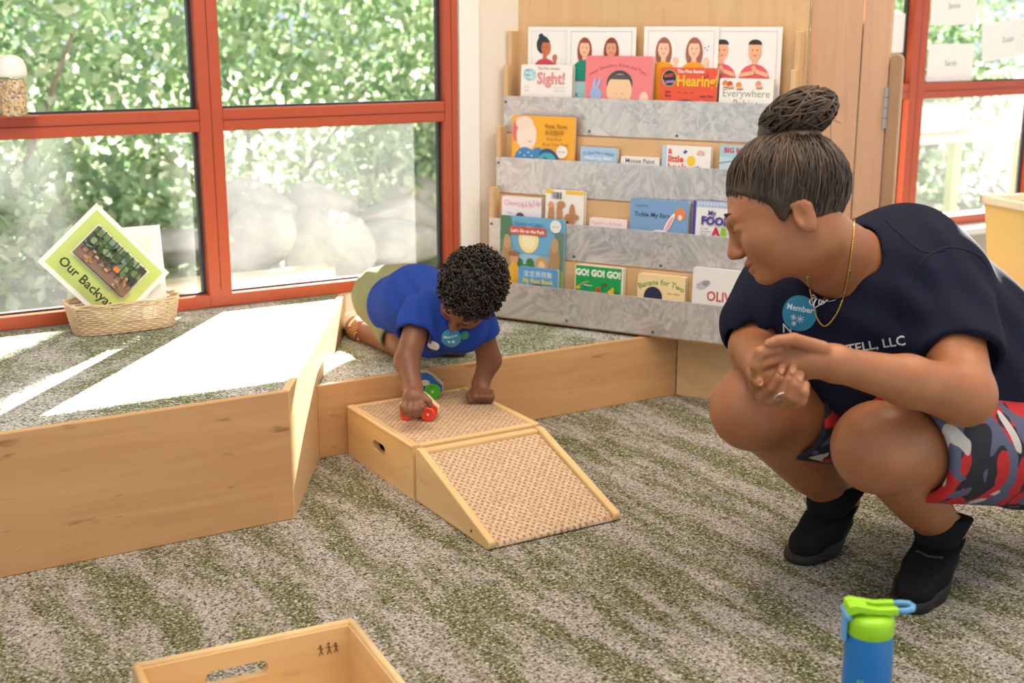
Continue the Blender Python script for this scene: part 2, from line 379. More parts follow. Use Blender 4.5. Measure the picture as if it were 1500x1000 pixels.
# ------------------------------------------------------------------ books and cards in the bookcase
def book(name, label, tier, v, u0, u1, zt, th, color, draw, tilt=0.0, spine=None, group='board books on the display shelves', lean=3.0, cat='book'):
    w = u1-u0; z0 = TZ[tier][0]+.0115; h = zt-z0
    # the cover plane stands at v on top, leaning back a little; local frame: x along, y up, z towards the room
    a = math.radians(lean)
    X = Vector((1, 0, 0)); Yv = Vector((0, math.sin(a), math.cos(a))); Zv = Vector((0, -math.cos(a), math.sin(a)))
    Mb = Matrix((( X.x, Yv.x, Zv.x, u0), (X.y, Yv.y, Zv.y, -v), (X.z, Yv.z, Zv.z, z0), (0,0,0,1)))
    bk = thing(name, label, cat, group=group, M=case.matrix_world@Mb@Matrix.Rotation(math.radians(tilt), 4, 'Z'))
    r = min(.006, th*.6) if th > .004 else .001
    def cover(z0_, z1_):
        P = []
        for cx, cy, a0 in ((w-r, h-r, 0), (r, h-r, 90), (r, r, 180), (w-r, r, 270)):
            P += [(cx+r*math.cos(math.radians(a0+k*30)), cy+r*math.sin(math.radians(a0+k*30))) for k in range(4)]
        return MB().prism(P, z0_, z1_)
    if th > .004:
        cover(-.0014, 0).build('front_cover', flat(color, .35), bk, local=True)
        cover(-th, -th+.0014).build('back_cover', flat(spine or color, .4), bk, local=True)
        MB().box(.0005, w-.0015, .0015, h-.0015, -th+.0014, -.0014).build('pages', flat('D9CDBE', .8), bk, local=True)
    else:
        cover(-th, 0).build('sheet', flat(color, .25), bk, local=True)
    p = Print(); draw(p, w, h)
    if p.mb.v: p.clip(.0, .0, w, h).build('cover_print', bk, lambda x, y, z: (x, y, z))
    return bk
def vis(tier, zt): return TZ[tier][1]-(TZ[tier][0]+.0115)     # height hidden behind the metal front
def person_card(p, cx, top, s, hair, skin, shirt, long_hair, bun=False, hand=1):
    """generic flat figure: head, hair, shoulders, raised hand"""
    hy = top-.035*s
    if long_hair: p.ell(cx, hy-.012*s, .021*s, .036*s, hair)
    if bun: p.ell(cx-.012*s, hy+.026*s, .008*s, .008*s, hair); p.ell(cx-.006*s, hy+.004*s, .020*s, .024*s, hair)
    p.rect(cx-.006*s, hy-.035*s, .012*s, .02*s, skin)
    p.ell(cx, hy-.062*s, .034*s, .030*s, shirt, 0, 180); p.rect(cx-.034*s, hy-.13*s, .068*s, .068*s, shirt)
    p.ell(cx+(.004*s if bun else 0), hy-.004*s, .0145*s, .0205*s, skin)
    p.ell(cx, hy+.010*s, .0155*s, .011*s, hair, 0, 180)
    for e in (-1, 1): p.ell(cx+e*.0055*s, hy-.002*s, .0013*s, .0016*s, '3A2A22', n=8)
    p.line([(cx-.004*s, hy-.0135*s), (cx+.004*s, hy-.0135*s)], .0013*s, 'B05048')
    if hand:
        p.line([(cx+.028*s, hy-.07*s), (cx+.031*s, hy-.038*s)], .008*s, skin); p.ell(cx+.031*s, hy-.03*s, .007*s, .009*s, skin)
CG = 'sign language cards behind the top row of books'
def cardA(p, w, h): p.frame(.013, .01, w-.026, h-.022, .0012, 'BFD8E2'); person_card(p, .058, h-.018, 1.1, '2F3440', 'C9744E', 'CF4A5C', False, True)
def cardB(p, w, h):
    p.frame(.013, .01, w-.026, h-.022, .0014, '8FC4D4')
    person_card(p, .058, h-.016, 1.15, '9A4A3C', 'F0BFA2', '12937E', True); person_card(p, .145, h-.016, 1.15, '8E3E34', 'D9A084', '12937E', True)
    p.rect(.014, .02, w-.028, .12, 'A9D6E0'); p.rect(.014, .14, w-.028, .003, 'C94F63'); p.line([(.03, .095), (.042, .11)], .0016, '5B2B3B'); p.line([(.042, .095), (.03, .11)], .0016, '5B2B3B')
def cardC(p, w, h):
    p.frame(.013, .01, w-.026, h-.022, .0014, 'F0A9AE')
    for x in (.062, .155): person_card(p, x, h-.016, 1.2, 'A5644E', 'F2C7AC', 'F0A21E', True)
    for a, b_ in ((.188, .058), (.194, .064), (.198, .054)): p.ell(a, h-b_, .0016, .0022, '4A4A6A', n=8)
def cardD(p, w, h):
    p.frame(.013, .01, w-.026, h-.022, .0014, 'F0A9AE')
    for x in (.052, .148):
        person_card(p, x, h-.016, 1.25, '35302F', 'F0B48C', 'E5606A', False, hand=0)
        p.line([(x+.04, h-.13), (x+.004, h-.118), (x-.004, h-.105)], .011, 'EDB48F'); p.line([(x-.04, h-.13), (x, h-.122)], .011, 'EDB48F')
book('sign_language_card', 'white laminated card with a dark-haired figure in a bun, leftmost card', 0, -.080, -.543, -.315, 1.048, .0012, 'F3F2F2', cardA, group=CG, lean=1, cat='card')
book('sign_language_card', 'white laminated card with two red-haired figures in green tops', 0, -.074, -.408, -.187, 1.047, .0012, 'F4F3F3', cardB, group=CG, lean=1, cat='card')
book('sign_language_card', 'white laminated card with two dark-haired figures in red shirts, rightmost card', 0, -.080, .020, .242, 1.048, .0012, 'F3F2F2', cardD, group=CG, lean=1, cat='card')
book('sign_language_card', 'white laminated card with two long-haired figures in orange tops', 0, -.074, -.162, .063, 1.049, .0012, 'F4F3F3', cardC, group=CG, lean=1, cat='card')
def d_sight(p, w, h):
    p.ell(.03, h-.030, .021, .018, '9CCFE0'); p.ell(.022, h-.024, .012, .012, '7FBEDA'); p.ell(.04, h-.036, .012, .010, 'B5DCE8')
    p.text('BABY', .014, h-.028, .012, 'E8F4F8', .03); p.text('Loves', .014, h-.040, .012, 'E8F4F8', .03)
    p.text('The Five Senses', .056, h-.014, .0115, 'B9A9B2', .02); p.text('Sight!', .055, h-.055, .047, 'E58F98', .025, sx=.92)
    for y in (.068, .078): p.text('Ruth', .014, h-y, .008, 'B8B0B4'); p.text('Irene Chan', .115, h-y, .008, 'C0B8BC')
    p.ell(.085, h-.122, .075, .028, 'F3C3CC'); p.ell(.065, h-.112, .028, .017, '8CA6CE'); p.ell(.118, h-.112, .028, .017, '8CA6CE')
book('board_book', 'white board book titled Sight! on the top shelf', 0, -.044, -.549, -.377, .939, .018, 'F6F2EF', d_sight)
def d_heads(p, w, h):
    p.text('Head, Shoulders, Knees and Toes...', w*.5, h-.030, .0135, 'A34B52', 0, 'CENTER', arc=.16)
    p.ell(w*.52, h-.078, .041, .038, '4A4A50'); p.ell(w*.52, h-.098, .040, .048, 'F3CDA6'); p.ell(w*.52, h-.066, .030, .014, '5A5656', 0, 180)
    p.ell(w*.52, h-.160, .07, .034, '8FBF5A', 0, 180)
    for e in (-1, 1): p.line([(w*.52+e*.010-.004, h-.105), (w*.52+e*.010+.004, h-.106)], .001, '8A6A5A')
    p.line([(w*.52-.004, h-.121), (w*.52+.004, h-.121)], .001, 'B5685A')
    p.ell(.036, h-.108, .019, .021, '9FB6E6'); p.ell(.030, h-.080, .0045, .019, 'A9BEEA', rot=-8); p.ell(.043, h-.080, .0045, .019, 'A9BEEA', rot=-28); p.ell(.036, h-.14, .018, .02, 'B3C6EE')
    p.ell(w-.022, h-.118, .014, .019, 'F6D2B8'); p.ell(w-.022, h-.135, .021, .012, 'F3C6AA')
book('board_book', 'coral pink board book with a baby face on the top shelf', 0, -.041, -.332, -.121, .967, .017, 'F0858A', d_heads)
def d_hear(p, w, h):
    p.ell(.028, h-.029, .0235, .0235, 'B7C46A'); p.ell(.028, h-.029, .0205, .0215, '2B2A3C'); p.text('BABY', .028, h-.026, .0125, 'E0564A', .03, 'CENTER', 6); p.text('Loves', .028, h-.043, .0145, 'C7A0D8', .03, 'CENTER', 6)
    p.text('The Five Senses', .052, h-.014, .0125, 'FBEFE6', .035); p.text('Hearing!', .051, h-.050, .042, 'F6C531', .03, sx=.86)
    for x, y in ((.135, .016), (.143, .014)): p.line([(x, h-y-.01), (x, h-y)], .0014, '7A2436'); p.ell(x-.001, h-y-.011, .0025, .002, '7A2436', n=8)
    p.text('Ruth', .018, h-.070, .009, '6A2420', .02); p.text('Spiro', .018, h-.080, .009, '6A2420', .02); p.text('Irene Chan', .122, h-.080, .009, '6A2420', .02)
    p.ell(.082, h-.122, .052, .034, '26345A'); p.ell(.128, h-.098, .010, .010, 'E884C0')
    for x in (.055, .075, .095): p.line([(x, h-.072), (x+.004, h-.066), (x+.009, h-.070)], .0013, '8A2C28')
book('board_book', 'orange-red board book titled Hearing! on the top shelf', 0, -.044, -.098, .073, .937, .018, 'EA5A3A', d_hear, spine='3A4654')
def d_every(p, w, h):
    p.text('Everywhere', w*.5, h-.050, .0285, '9A9A7E', 0, 'CENTER'); p.text('Babies', w*.5, h-.077, .0285, '9A9A7E', 0, 'CENTER')
    for x, y, c in ((.016, .014, 'D98A4E'), (.030, .016, 'C6503C'), (.056, .018, 'E39A34'), (.112, .014, 'E39A84')):
        p.ell(x, h-y, .008, .008, c); p.ell(x+.004, h-y-.008, .008, .005, 'F0B890'); p.line([(x-.006, h-y-.012), (x+.014, h-y-.011)], .0015, '6A4A3A')
book('board_book', 'white board book lettered Everywhere at the right end of the top shelf', 0, -.046, .080, .235, .911, .016, 'F3F1EF', d_every)
def d_row(p, w, h):
    p.ell(.022, h-.045, .020, .042, 'F6B8A0'); p.ell(.012, h-.046, .010, .032, 'E5746A'); p.ell(.050, h-.058, .034, .046, 'F8E3D8'); p.ell(.042, h-.022, .03, .02, 'F6DDD0')
    p.line([(.056, h-.074), (.062, h-.078), (.067, h-.072)], .0016, 'A0483E')
    p.ell(.046, h-.125, .034, .032, '3C8AC8'); p.ell(.085, h-.108, .020, .014, '3C8AC8', rot=30)
    for x, y in ((.03, .11), (.045, .118), (.058, .108), (.07, .118)): p.ell(x, h-y, .0035, .002, 'F3E2A8', n=8, rot=30)
    p.ell(.128, h-.122, .034, .026, '26508E', rot=-30); p.ell(.122, h-.128, .030, .022, '4AAFC0'); p.ell(.116, h-.13, .008, .012, '2E7FA0')
    p.text('Row, Row,', .112, h-.034, .017, 'A8741C', .02); p.text('去划船呀', .112, h-.053, .016, 'A8741C', .01)
    p.text('Row Row', .118, h-.070, .013, 'B07A20'); p.text('Row Your Boat', .106, h-.086, .0135, 'A8741C')
    p.ell(.172, h-.102, .0185, .0185, 'F5F0EA'); p.text('Bestseller', .172, h-.104, .0065, '9A8A9A', 0, 'CENTER')
book('picture_book', 'yellow-orange picture book with a pale round face, second shelf', 1, .006, -.552, -.342, .792, .012, 'F6B22C', d_row, spine='C9801C')
book('board_book', 'small light blue board book lettered O Que Faz o Bebe', 1, .002, -.323, -.206, .709, .022, 'A9CDEC',
     lambda p, w, h: (p.text('O Que Faz o Bebê?', w*.5, h-.020, .0125, '4F7FB8', .01, 'CENTER', arc=.2), p.text("What's Up, Baby?", w*.5, h-.036, .0125, 'F2F6FA', .03, 'CENTER')), spine='8A6A58')
book('board_book', 'low white board book titled Mouse Paint', 1, -.002, -.195, -.074, .687, .018, 'F2EEE9', lambda p, w, h: p.text('Mouse Paint', w*.5, h-.018, .0185, '4A4444', .005, 'CENTER'))
def d_little(p, w, h):
    p.rect(0, 0, .013, h, 'B5D4E8')
    p.text('a', .018, h-.022, .026, 'E0522E', .035); p.text('little', .018, h-.045, .026, 'E0522E', .035); p.text('book', .018, h-.068, .026, 'E0522E', .035)
    p.ell(.088, h-.040, .0125, .0135, 'F6CE14'); p.line([(.064, h-.016), (.070, h-.020), (.068, h-.012), (.075, h-.016)], .004, '2D62C4')
    for r_, c in ((.012, 'E8A0A8'), (.0095, 'F0D0B0'), (.007, 'B8A0C8')): p.ell(.116, h-.022, r_, r_, c, 0, 180)
    p.ell(.116, h-.022, .0045, .0045, 'F4F0EC', 0, 180); p.poly([(.10, h-.064), (.117, h-.064), (.117, h-.054), (.113, h-.059), (.1085, h-.053), (.104, h-.059), (.10, h-.054)], '2D4F96')
book('board_book', 'white board book with red letters a little book and yellow dot', 1, .002, -.065, .080, .724, .018, 'F5F1EE', d_little)
book('board_book', 'pale blue board book with red heading Big Red, right end of second shelf', 1, .002, .106, .262, .732, .018, 'A8D0E4',
     lambda p, w, h: (p.poly([(0, h-.03), (.05, h-.038), (w, h-.022), (w, h-.08), (0, h-.08)], 'C6DCE8'), p.text('BIG RED', .012, h-.020, .019, 'CF4A62', .04), p.line([(0, h-.05), (.03, h-.044), (.08, h-.046)], .004, '7AA0B8')))
def d_clean(p, w, h):
    x = .007
    for t_, dy, c in (('Clean', .026, 'E58FA8'), ('Up,', .029, 'D98FA8'), ('Up,', .026, 'E58FB0'), ('Up!', .022, 'DE90A0')):
        p.text(t_, x, h-dy, .0205, c, .01); x += .049 if t_ == 'Clean' else .026
    p.ell(.064, h-.062, .016, .016, '5A4A52'); p.line([(.016, h-.048), (.038, h-.050)], .0012, '9A8A98')
book('board_book', 'white board book with pink title Clean, Up, Up, Up!', 2, .041, -.567, -.431, .553, .014, 'F0EAF0', d_clean)
def d_hands(p, w, h):
    p.rect(.0, h-.011, w, .011, 'F5C63C'); p.rect(.026, h-.016, .04, .016, 'F7F4F0')
    for k in range(9): p.rect(.020+k*.0038, h-.026, .0015+.0009*(k % 3), .02, '5A6070' if k > 2 else '8A90A8')
    for x, hh, tl in ((.018, .052, 0), (.046, .056, 4), (.072, .030, -2), (.088, .056, 2)):
        p.ell(x+.003, h-.10+hh*.5, .0105, hh*.62, 'C08A5E', rot=tl)
    p.ell(.053, h-.041, .014, .010, 'C08A5E'); p.ell(.098, h-.076, .016, .009, 'BC8658'); p.ell(.02, h-.044, .009, .010, 'E0A070')
    p.rect(.018, h-.12, .062, .032, '9A3C1E')
book('board_book', 'white and yellow book back with a barcode and brown hands', 2, .045, -.416, -.290, .582, .018, 'F4F0EA', d_hands)
book('board_book', 'low pale pink board book lettered Figuras, third shelf', 2, .041, -.271, -.151, .509, .014, 'F6E9E8', lambda p, w, h: (p.text('Figuras y formas', .006, h-.0185, .0148, 'E8AAB0', .0), p.ell(.042, h-.029, .004, .004, '555555')))
def d_tickle(p, w, h):
    p.text('Tickle My Ears', .014, h-.050, .0185, '2C3E5C', .015); p.text('Jörg Mühle', .018, h-.022, .0085, '4A6488')
    p.ell(.154, h-.036, .017, .018, 'E58A5A'); p.ell(.154, h-.046, .006, .008, 'F6E4DC')
    p.ell(.122, h-.064, .009, .034, '33475F', rot=-28); p.ell(.122, h-.064, .008, .033, 'F6F3F2', rot=-28); p.ell(.122, h-.066, .0045, .024, 'EDA8B8', rot=-28)
    p.ell(.095, h-.104, .034, .020, 'F6F3F2'); p.ell(.064, h-.106, .022, .009, 'F6F3F2', rot=14); p.ell(.064, h-.106, .014, .005, 'EDA8B8', rot=14); p.ell(.135, h-.108, .016, .010, 'D0405A')
book('board_book', 'blue board book titled Tickle My Ears with rabbit ears', 2, .045, -.142, .037, .574, .017, '7FA6D4', d_tickle)
def d_food(p, w, h):
    p.rect(0, 0, .010, h, '4A48A8'); p.rect(.010, h-.017, w, .017, 'B4CCE8')
    for k in range(14): p.ell(.016+k*.0095, h-.008, .003, .004, 'D8E4F2', n=8)
    p.text('My', .046, h-.038, .019, '473C8E', .03); p.text('FOOD', .027, h-.064, .031, '4A3C98', .05); p.text('A Little', .027, h-.078, .0075, '4A4468'); p.text("Gourmet's", .027, h-.086, .0075, '4A4468'); p.text('Guide', .027, h-.094, .0075, '4A4468')
    p.text('A', .062, h-.092, .030, 'C8283A', .06); p.text('B', .086, h-.092, .030, '8FC63C', .06); p.text('C', .110, h-.092, .030, 'F2B11E', .06)
book('board_book', 'white board book titled My Food ABC with purple spine', 2, .045, .049, .205, .580, .018, 'F2F0F2', d_food, spine='4A48A8')
def d_park(p, w, h):
    p.rect(0, 0, w, h, '6FB0DA'); p.ell(w*.5, h*.42, w*.7, h*.2, '9CCBE4')
    p.rect(0, h-.115, .028, .115, '5C8A6A'); p.ell(.012, h-.03, .03, .045, '4E8060'); p.rect(w-.03, h-.16, .03, .12, '6A8A78')
    p.ell(.098, h-.068, .034, .040, 'FBE9A2'); p.ell(.098, h-.068, .024, .028, 'FDF4CC')
    p.rect(0, 0, w, .14, '9CB84C'); p.ell(.1, .14, .05, .012, '5E9A50')
    for x, y in ((.068, .155), (.105, .157)): p.ell(x, y, .013, .013, '3A7A40')
    for x in (.004, .165): p.ell(x+.022, .17, .018, .06, 'B09068'); p.ell(x+.022, .215, .013, .022, 'C0A078')
    p.rect(0, 0, w, .045, '8A7A60')
    p.text('Allons au parc', .098, h-.026, .0175, '3F88B8', .01, 'CENTER')
    p.rect(.034, h-.053, .122, .023, 'CF5A48'); p.text("Let's Go to the Park", .095, h-.047, .0135, 'FBF3EA', .03, 'CENTER')
    p.ell(w-.027, h-.022, .0185, .019, 'F0F0EE'); p.text('Bestseller', w-.027, h-.024, .0062, '8A8AA0', 0, 'CENTER')
    p.ell(.052, .165, .014, .020, 'D9A27C'); p.ell(.050, .18, .02, .008, '9A6A44'); p.ell(.052, .115, .020, .040, 'E8B838'); p.rect(.040, .03, .022, .05, '2A3450'); p.line([(.068, .13), (.08, .125)], .007, 'D9A27C')
    p.ell(.146, .15, .022, .030, 'C8A468'); p.ell(.146, .15, .011, .015, 'EFC4A0'); p.ell(.146, .10, .021, .034, 'B81E40')
    p.ell(.103, .118, .004, .008, '2E3A3A'); p.ell(.094, .112, .003, .006, '2E3A3A')
book('picture_book', "tall glossy picture book titled Let's Go to the Park at the left end", 3, .076, -.554, -.338, .500, .007, '7DB4D8', d_park, lean=2.5)
book('board_book', 'small blue board book titled My Face Book in front of the park book', 3, .094, -.479, -.346, .354, .013, '5CA4DC',
     lambda p, w, h: (p.text('宝宝表情集', w*.5, h-.026, .0195, 'E6F2FA', .005, 'CENTER'), p.text('My Face Book', w*.5, h-.046, .0185, 'F4DC2A', .03, 'CENTER', sx=.95), p.ell(w*.5, h-.074, .042, .026, '5A3A2A')), lean=2)
def d_go(p, w, h):
    p.rect(.003, .003, w-.009, h-.006, '15A154'); p.text('GO! GO! GO!', w*.48, h-.031, .0265, 'F7F7EE', .05, 'CENTER', sx=.9)
    p.line([(.008, h-.066), (.03, h-.052), (.045, h-.047)], .0022, 'D9B23A'); p.ell(.012, h-.068, .008, .004, 'E8C02E'); p.ell(.034, h-.066, .003, .006, '2A7AC0'); p.line([(.03, h-.058), (.058, h-.060)], .002, 'E8E8E0')
    p.ell(.077, h-.072, .008, .010, 'D8402E'); p.line([(.09, h-.070), (.09, h-.050), (.105, h-.056)], .0018, '223'+'A2A'); p.ell(.100, h-.053, .006, .004, '7A4A3A')
    p.ell(.118, h-.074, .010, .008, 'F0C02A'); p.ell(.136, h-.078, .010, .006, '2E2A2A'); p.ell(.124, h-.064, .004, .006, 'F0C02A')
book('board_book', 'green board book titled GO! GO! GO!', 3, .090, -.293, -.138, .377, .017, 'E9E4D4', d_go)
def d_ban(p, w, h):
    p.text('Banana for Two', w*.5, h-.027, .0215, '6FA054', .02, 'CENTER', arc=.14); p.ell(.049, h-.064, .0285, .030, '232C50'); p.ell(.048, h-.074, .006, .006, 'C8C0D8'); p.ell(.06, h-.078, .016, .01, 'E8A878')
    p.text('Ellen Mayer', .092, h-.052, .0085, 'B06A4A')
book('board_book', 'cream board book titled Banana for Two', 3, .090, -.093, .052, .368, .020, 'F4DEA8', d_ban)
def d_oliv(p, w, h):
    p.text('OLIVIA', .043, h-.090, .0385, 'C23A2A', .02, sx=.86); p.text("'s", .137, h-.066, .018, 'C89088')
    p.ell(.030, h-.048, .020, .011, 'C4C4C8', rot=28); p.ell(.040, h-.042, .012, .008, '9A9AA2', rot=20); p.line([(.012, h-.046), (.022, h-.050)], .0014, '8A8A90')
    p.text('Opposites', .06, h-.108, .012, '7A7A80')
book('board_book', "white board book with red title OLIVIA's at the bottom right", 3, .090, .073, .235, .401, .016, 'ECE9EA', d_oliv)

# ------------------------------------------------------------------ hollow block and ramp block
RUG = None
m, nt, b = newmat('tan_loop_rug'); v = mapping(nt, rot=(0, 0, .75)); n5 = noise(nt, mapping(nt), 120, 3, .6)
wv = []
for ax_ in ('X', 'Y'):
    q_ = N(nt, 'ShaderNodeTexWave', bands_direction=ax_); q_.inputs['Scale'].default_value = 27; q_.inputs['Distortion'].default_value = 1.6; q_.inputs['Detail Scale'].default_value = 4; L(nt, v, q_.inputs[0]); wv.append(q_.outputs[1])
mu = N(nt, 'ShaderNodeMath', operation='MULTIPLY'); L(nt, wv[0], mu.inputs[0]); L(nt, wv[1], mu.inputs[1])
base_ = mix(nt, ramp(nt, n5, [(.35, (0,0,0)), (.65, (1,1,1))]), (.50,.33,.20), (.70,.52,.37))
L(nt, mix(nt, ramp(nt, mu.outputs[0], [(.32, (0,0,0)), (.62, (.8,.8,.8))]), base_, (.27,.15,.075)), b.inputs['Base Color'])
b.inputs['Roughness'].default_value = .95; bump(nt, b, n5, .7, .004); RUG = m
BX0, BX1, BY0, BY1, BH = 1.200, 1.535, 2.470, 2.838, .130
blk = thing('hollow_block', 'carpet-topped wooden block with a hand slot against the platform', 'play block', ((BX0+BX1)/2, (BY0+BY1)/2, 0))
T = .017
def slot_side(mb, x0, x1, y0, y1, zt, yc, zc, hl, hr):
    """side board along y with a rounded slot through it"""
    n = 8; arc = [(yc+hl+hr*math.cos(a), zc+hr*math.sin(a)) for a in np.linspace(-math.pi/2, math.pi/2, n)]+[(yc-hl+hr*math.cos(a), zc+hr*math.sin(a)) for a in np.linspace(math.pi/2, 3*math.pi/2, n)]
    rect = [(y0, 0.0), (y1, 0.0), (y1, zt), (y0, zt)]; allp = rect+arc; k = len(arc)
    tris = tessellate_polygon([[Vector((a, b, 0)) for a, b in rect], [Vector((a, b, 0)) for a, b in arc]])
    for x, want in ((x0, -1), (x1, 1)):
        fs = []
        for t_ in tris:
            a, b, c = (allp[q] for q in t_); s = (b[0]-a[0])*(c[1]-a[1])-(b[1]-a[1])*(c[0]-a[0])
            fs.append(tuple(t_) if s*want > 0 else tuple(t_)[::-1])
        mb.add([(x, *q) for q in allp], fs)
    mb.add([(x0, *q) for q in arc]+[(x1, *q) for q in arc], [(i, k+i, k+(i+1) % k, (i+1) % k) for i in range(k)])
    mb.add([(x0, *q) for q in rect]+[(x1, *q) for q in rect], [(i, (i+1) % 4, 4+(i+1) % 4, 4+i) for i in range(4)])
mb = MB(); slot_side(mb, BX0, BX0+T, BY0, BY1, BH, 2.655, .072, .022, .013); mb.build('side_board', BIRCH['y'], blk)
MB().box(BX1-T, BX1, BY0, BY1, 0, BH).build('side_board', BIRCH['y'], blk, bevel=.004)
MB().box(BX0+T, BX1-T, BY0, BY0+T, 0, BH-.0005).build('end_board', BIRCH['x'], blk, bevel=.003)
MB().box(BX0+T, BX1-T, BY1-T, BY1, 0, BH-.0005).build('end_board', BIRCH['x'], blk, bevel=.003)
MB().box(BX0+T+.0005, BX1-T-.0005, BY0+T+.0005, BY1-T-.0005, BH-.022, BH-.002).build('rug_top', RUG, blk)
for q0 in (BX0-.0025, BX1-.006): MB().box(q0, q0+.0085, BY0, BY1, BH-.010, BH+.0008).build('rim', BIRCH['y'], blk, bevel=.004, seg=3)
RY0, RY1, RH = 2.125, 2.462, .128
rmp = thing('ramp_block', 'wooden ramp block with tan carpeted slope on the floor', 'ramp', ((BX0+BX1)/2, (RY0+RY1)/2, 0))
def cheek(x0, x1):
    P = [(RY1, 0), (RY1, RH-.006), (RY1-.006, RH), (RY1-.020, RH)]+[(RY0+.012-.012*math.sin(a), .013+.013*math.cos(a)) for a in np.linspace(.9, math.pi, 7)]
    return MB().prism(P, x0, x1, T=lambda y, z, x: (x, y, z))
for x0 in (BX0+.002, BX1-T-.002): cheek(x0, x0+T).build('cheek', BIRCH['y'], rmp, bevel=.0035, seg=3)
MB().box(BX0+T+.002, BX1-T-.002, RY1-.022, RY1, .03, RH-.004).build('top_bar', BIRCH['x'], rmp, bevel=.003)
sl = [(RY1-.0225, RH-.012), (RY0+.016, .017), (RY0+.006, .011), (RY0+.003, .002), (RY0+.02, .001), (RY1-.0225, RH-.03)]
MB().prism(sl, BX0+T+.0022, BX1-T-.0022, T=lambda y, z, x: (x, y, z)).build('rug_slope', RUG, rmp, bevel=.003)
MB().lathe([(.003, 0), (.003, .0012)], (BX0+.0015, 2.20, .02), (-1, 0, 0), n=10).build('peg_hole', flat('5A3A1E'), rmp)

# ------------------------------------------------------------------ toy cars
def toy_car(name, label, c, ang, body_prof, wheel_c, side_c, L_=.085, W=.036, R=.0175):
    o = thing(name, label, 'toy car', c, ang, 'wooden toy cars on the block')
    cream = flat('E8CFA0', .5)
    def ring(off): return [(x, z) for x, z in body_prof]
    mb = MB(); mb.prism(body_prof, -W*.24, W*.24, T=lambda x, z, y: (x, y, z)); mb.build('core', cream, o, local=True, bevel=.003, seg=3)
    for s in (-1, 1):
        q = [(x*.96, .012+(z-.012)*.95) for x, z in body_prof]
        mb = MB(); mb.prism(q, s*W*.24, s*W*.42, T=lambda x, z, y: (x, y, z)); mb.build('side_panel', flat(side_c, .4), o, local=True, bevel=.002)
        mb = MB(); mb.ell = None
        P = [(.006+.013*math.cos(a), .041+.008*math.sin(a)) for a in np.linspace(0, 2*math.pi, 14)[:-1]]
        mb.prism(P, s*W*.42, s*(W*.42+.0006), T=lambda x, z, y: (x, y, z)); mb.build('window_patch', flat('D9D2C0', .4), o, local=True)
        for x in (-.026, .026):
            mb = MB().lathe([(R*.3, 0), (R*.92, 0), (R, .0015), (R, .0085), (R*.9, .0105), (R*.66, .0105), (R*.6, .0088), (R*.15, .0088)], (x, s*W*.44, R), (0, s, 0), n=26)
            wh = mb.build('wheel', flat(wheel_c if x > 0 or name == 'red_toy_car' else '1F6FC4', .35), o, local=True, smooth=False)
            MB().lathe([(.003, 0), (.003, .003)], (x, s*(W*.44+.0085), R), (0, s, 0), n=10).build('axle_pin', cream, wh, local=True)
    return o
PR = [(-.043, .012), (.043, .012), (.044, .026), (.034, .034), (.022, .046), (.010, .053), (-.012, .053), (-.024, .046), (-.030, .036), (-.043, .031)]
pc = onz(615, 613, BH); pc2 = onz(622, 580, BH)
toy_car('red_toy_car', 'small wooden car with red wheels under the child\'s hand', (pc[0]+.004, pc[1]+.01, BH-.0018), math.radians(-38), [(x*1.12, z*1.25) for x, z in PR], 'E8432E', 'D23A2C')
toy_car('wooden_toy_car', 'wooden car with blue and green wheels behind the gripping hand', (pc2[0], pc2[1]+.008, BH-.0018), math.radians(-30), [(x*1.2, z*1.3) for x, z in PR], '42B02E', '1F62B0', W=.050, R=.0205)

# ------------------------------------------------------------------ open crate in the foreground
ca = math.radians(-4.5); cb = onz(513, 903, .145)
crate = thing('wooden_crate', 'open maple crate with hand slots in the foreground', 'crate', (cb[0]-.17*math.cos(ca)-.13*math.sin(-ca), cb[1]-.13, 0), ca)
CW, CD, CH, CT = .34, .26, .145, .014
def lx(x0, x1, y0, y1, z0, z1): return MB().box(x0, x1, y0, y1, z0, z1)
mb = MB(); slot_side(mb, -CD/2, -CD/2+CT, -CW/2, CW/2, CH, -.02, .105, .036, .012)   # back board: built along y, turned below
mb.v = [(y, CD/2-(x+CD/2), z) for x, y, z in mb.v]; mb.f = [f[::-1] for f in mb.f]; cbk = mb.build('back_board', BIRCH['x'], crate, local=True)
mb = MB(); slot_side(mb, CW/2-CT, CW/2, -CD/2, CD/2-CT, CH, -.02, .088, .030, .012); mb.build('side_board', BIRCH['y'], crate, local=True)
lx(-CW/2, -CW/2+CT, -CD/2, CD/2-CT, 0, CH).build('side_board', BIRCH['y'], crate, local=True, bevel=.004, seg=3)
lx(-CW/2+CT, CW/2-CT, -CD/2, -CD/2+CT, 0, CH).build('front_board', BIRCH['x'], crate, local=True, bevel=.003)
lx(-CW/2+CT, CW/2-CT, -CD/2+CT, CD/2-CT, .004, .012).build('bottom_board', BIRCH['x'], crate, local=True)
MB().tube([(-CW/2+.004, CD/2-.005, CH), (CW/2-.004, CD/2-.005, CH)], .0062, 10).tube([(CW/2-.006, CD/2-.006, CH), (CW/2-.006, -CD/2, CH)], .0062, 10).tube([(-CW/2+.006, CD/2-.006, CH), (-CW/2+.006, -CD/2, CH)], .0062, 10).build('rounded_rim', BIRCH['x'], crate, local=True, smooth=True)
st = Print(.0001)
for k, dx in enumerate((0, .013, .024)):
    st.ell(dx, .012+.002*(k == 1), .0022, .0022, '6A4526', n=8); st.line([(dx, .011), (dx+.001, .003)], .0022, '6A4526'); st.line([(dx-.005, .009), (dx+.005, .007)], .0014, '6A4526'); st.line([(dx+.001, .004), (dx-.003, -.003)], .0016, '6A4526'); st.line([(dx+.001, .004), (dx+.004, -.003)], .0016, '6A4526')
st.build('burnt_stamp', cbk, lambda x, y, z: (CW/2-.060+x, CD/2-CT-z, .108+y))

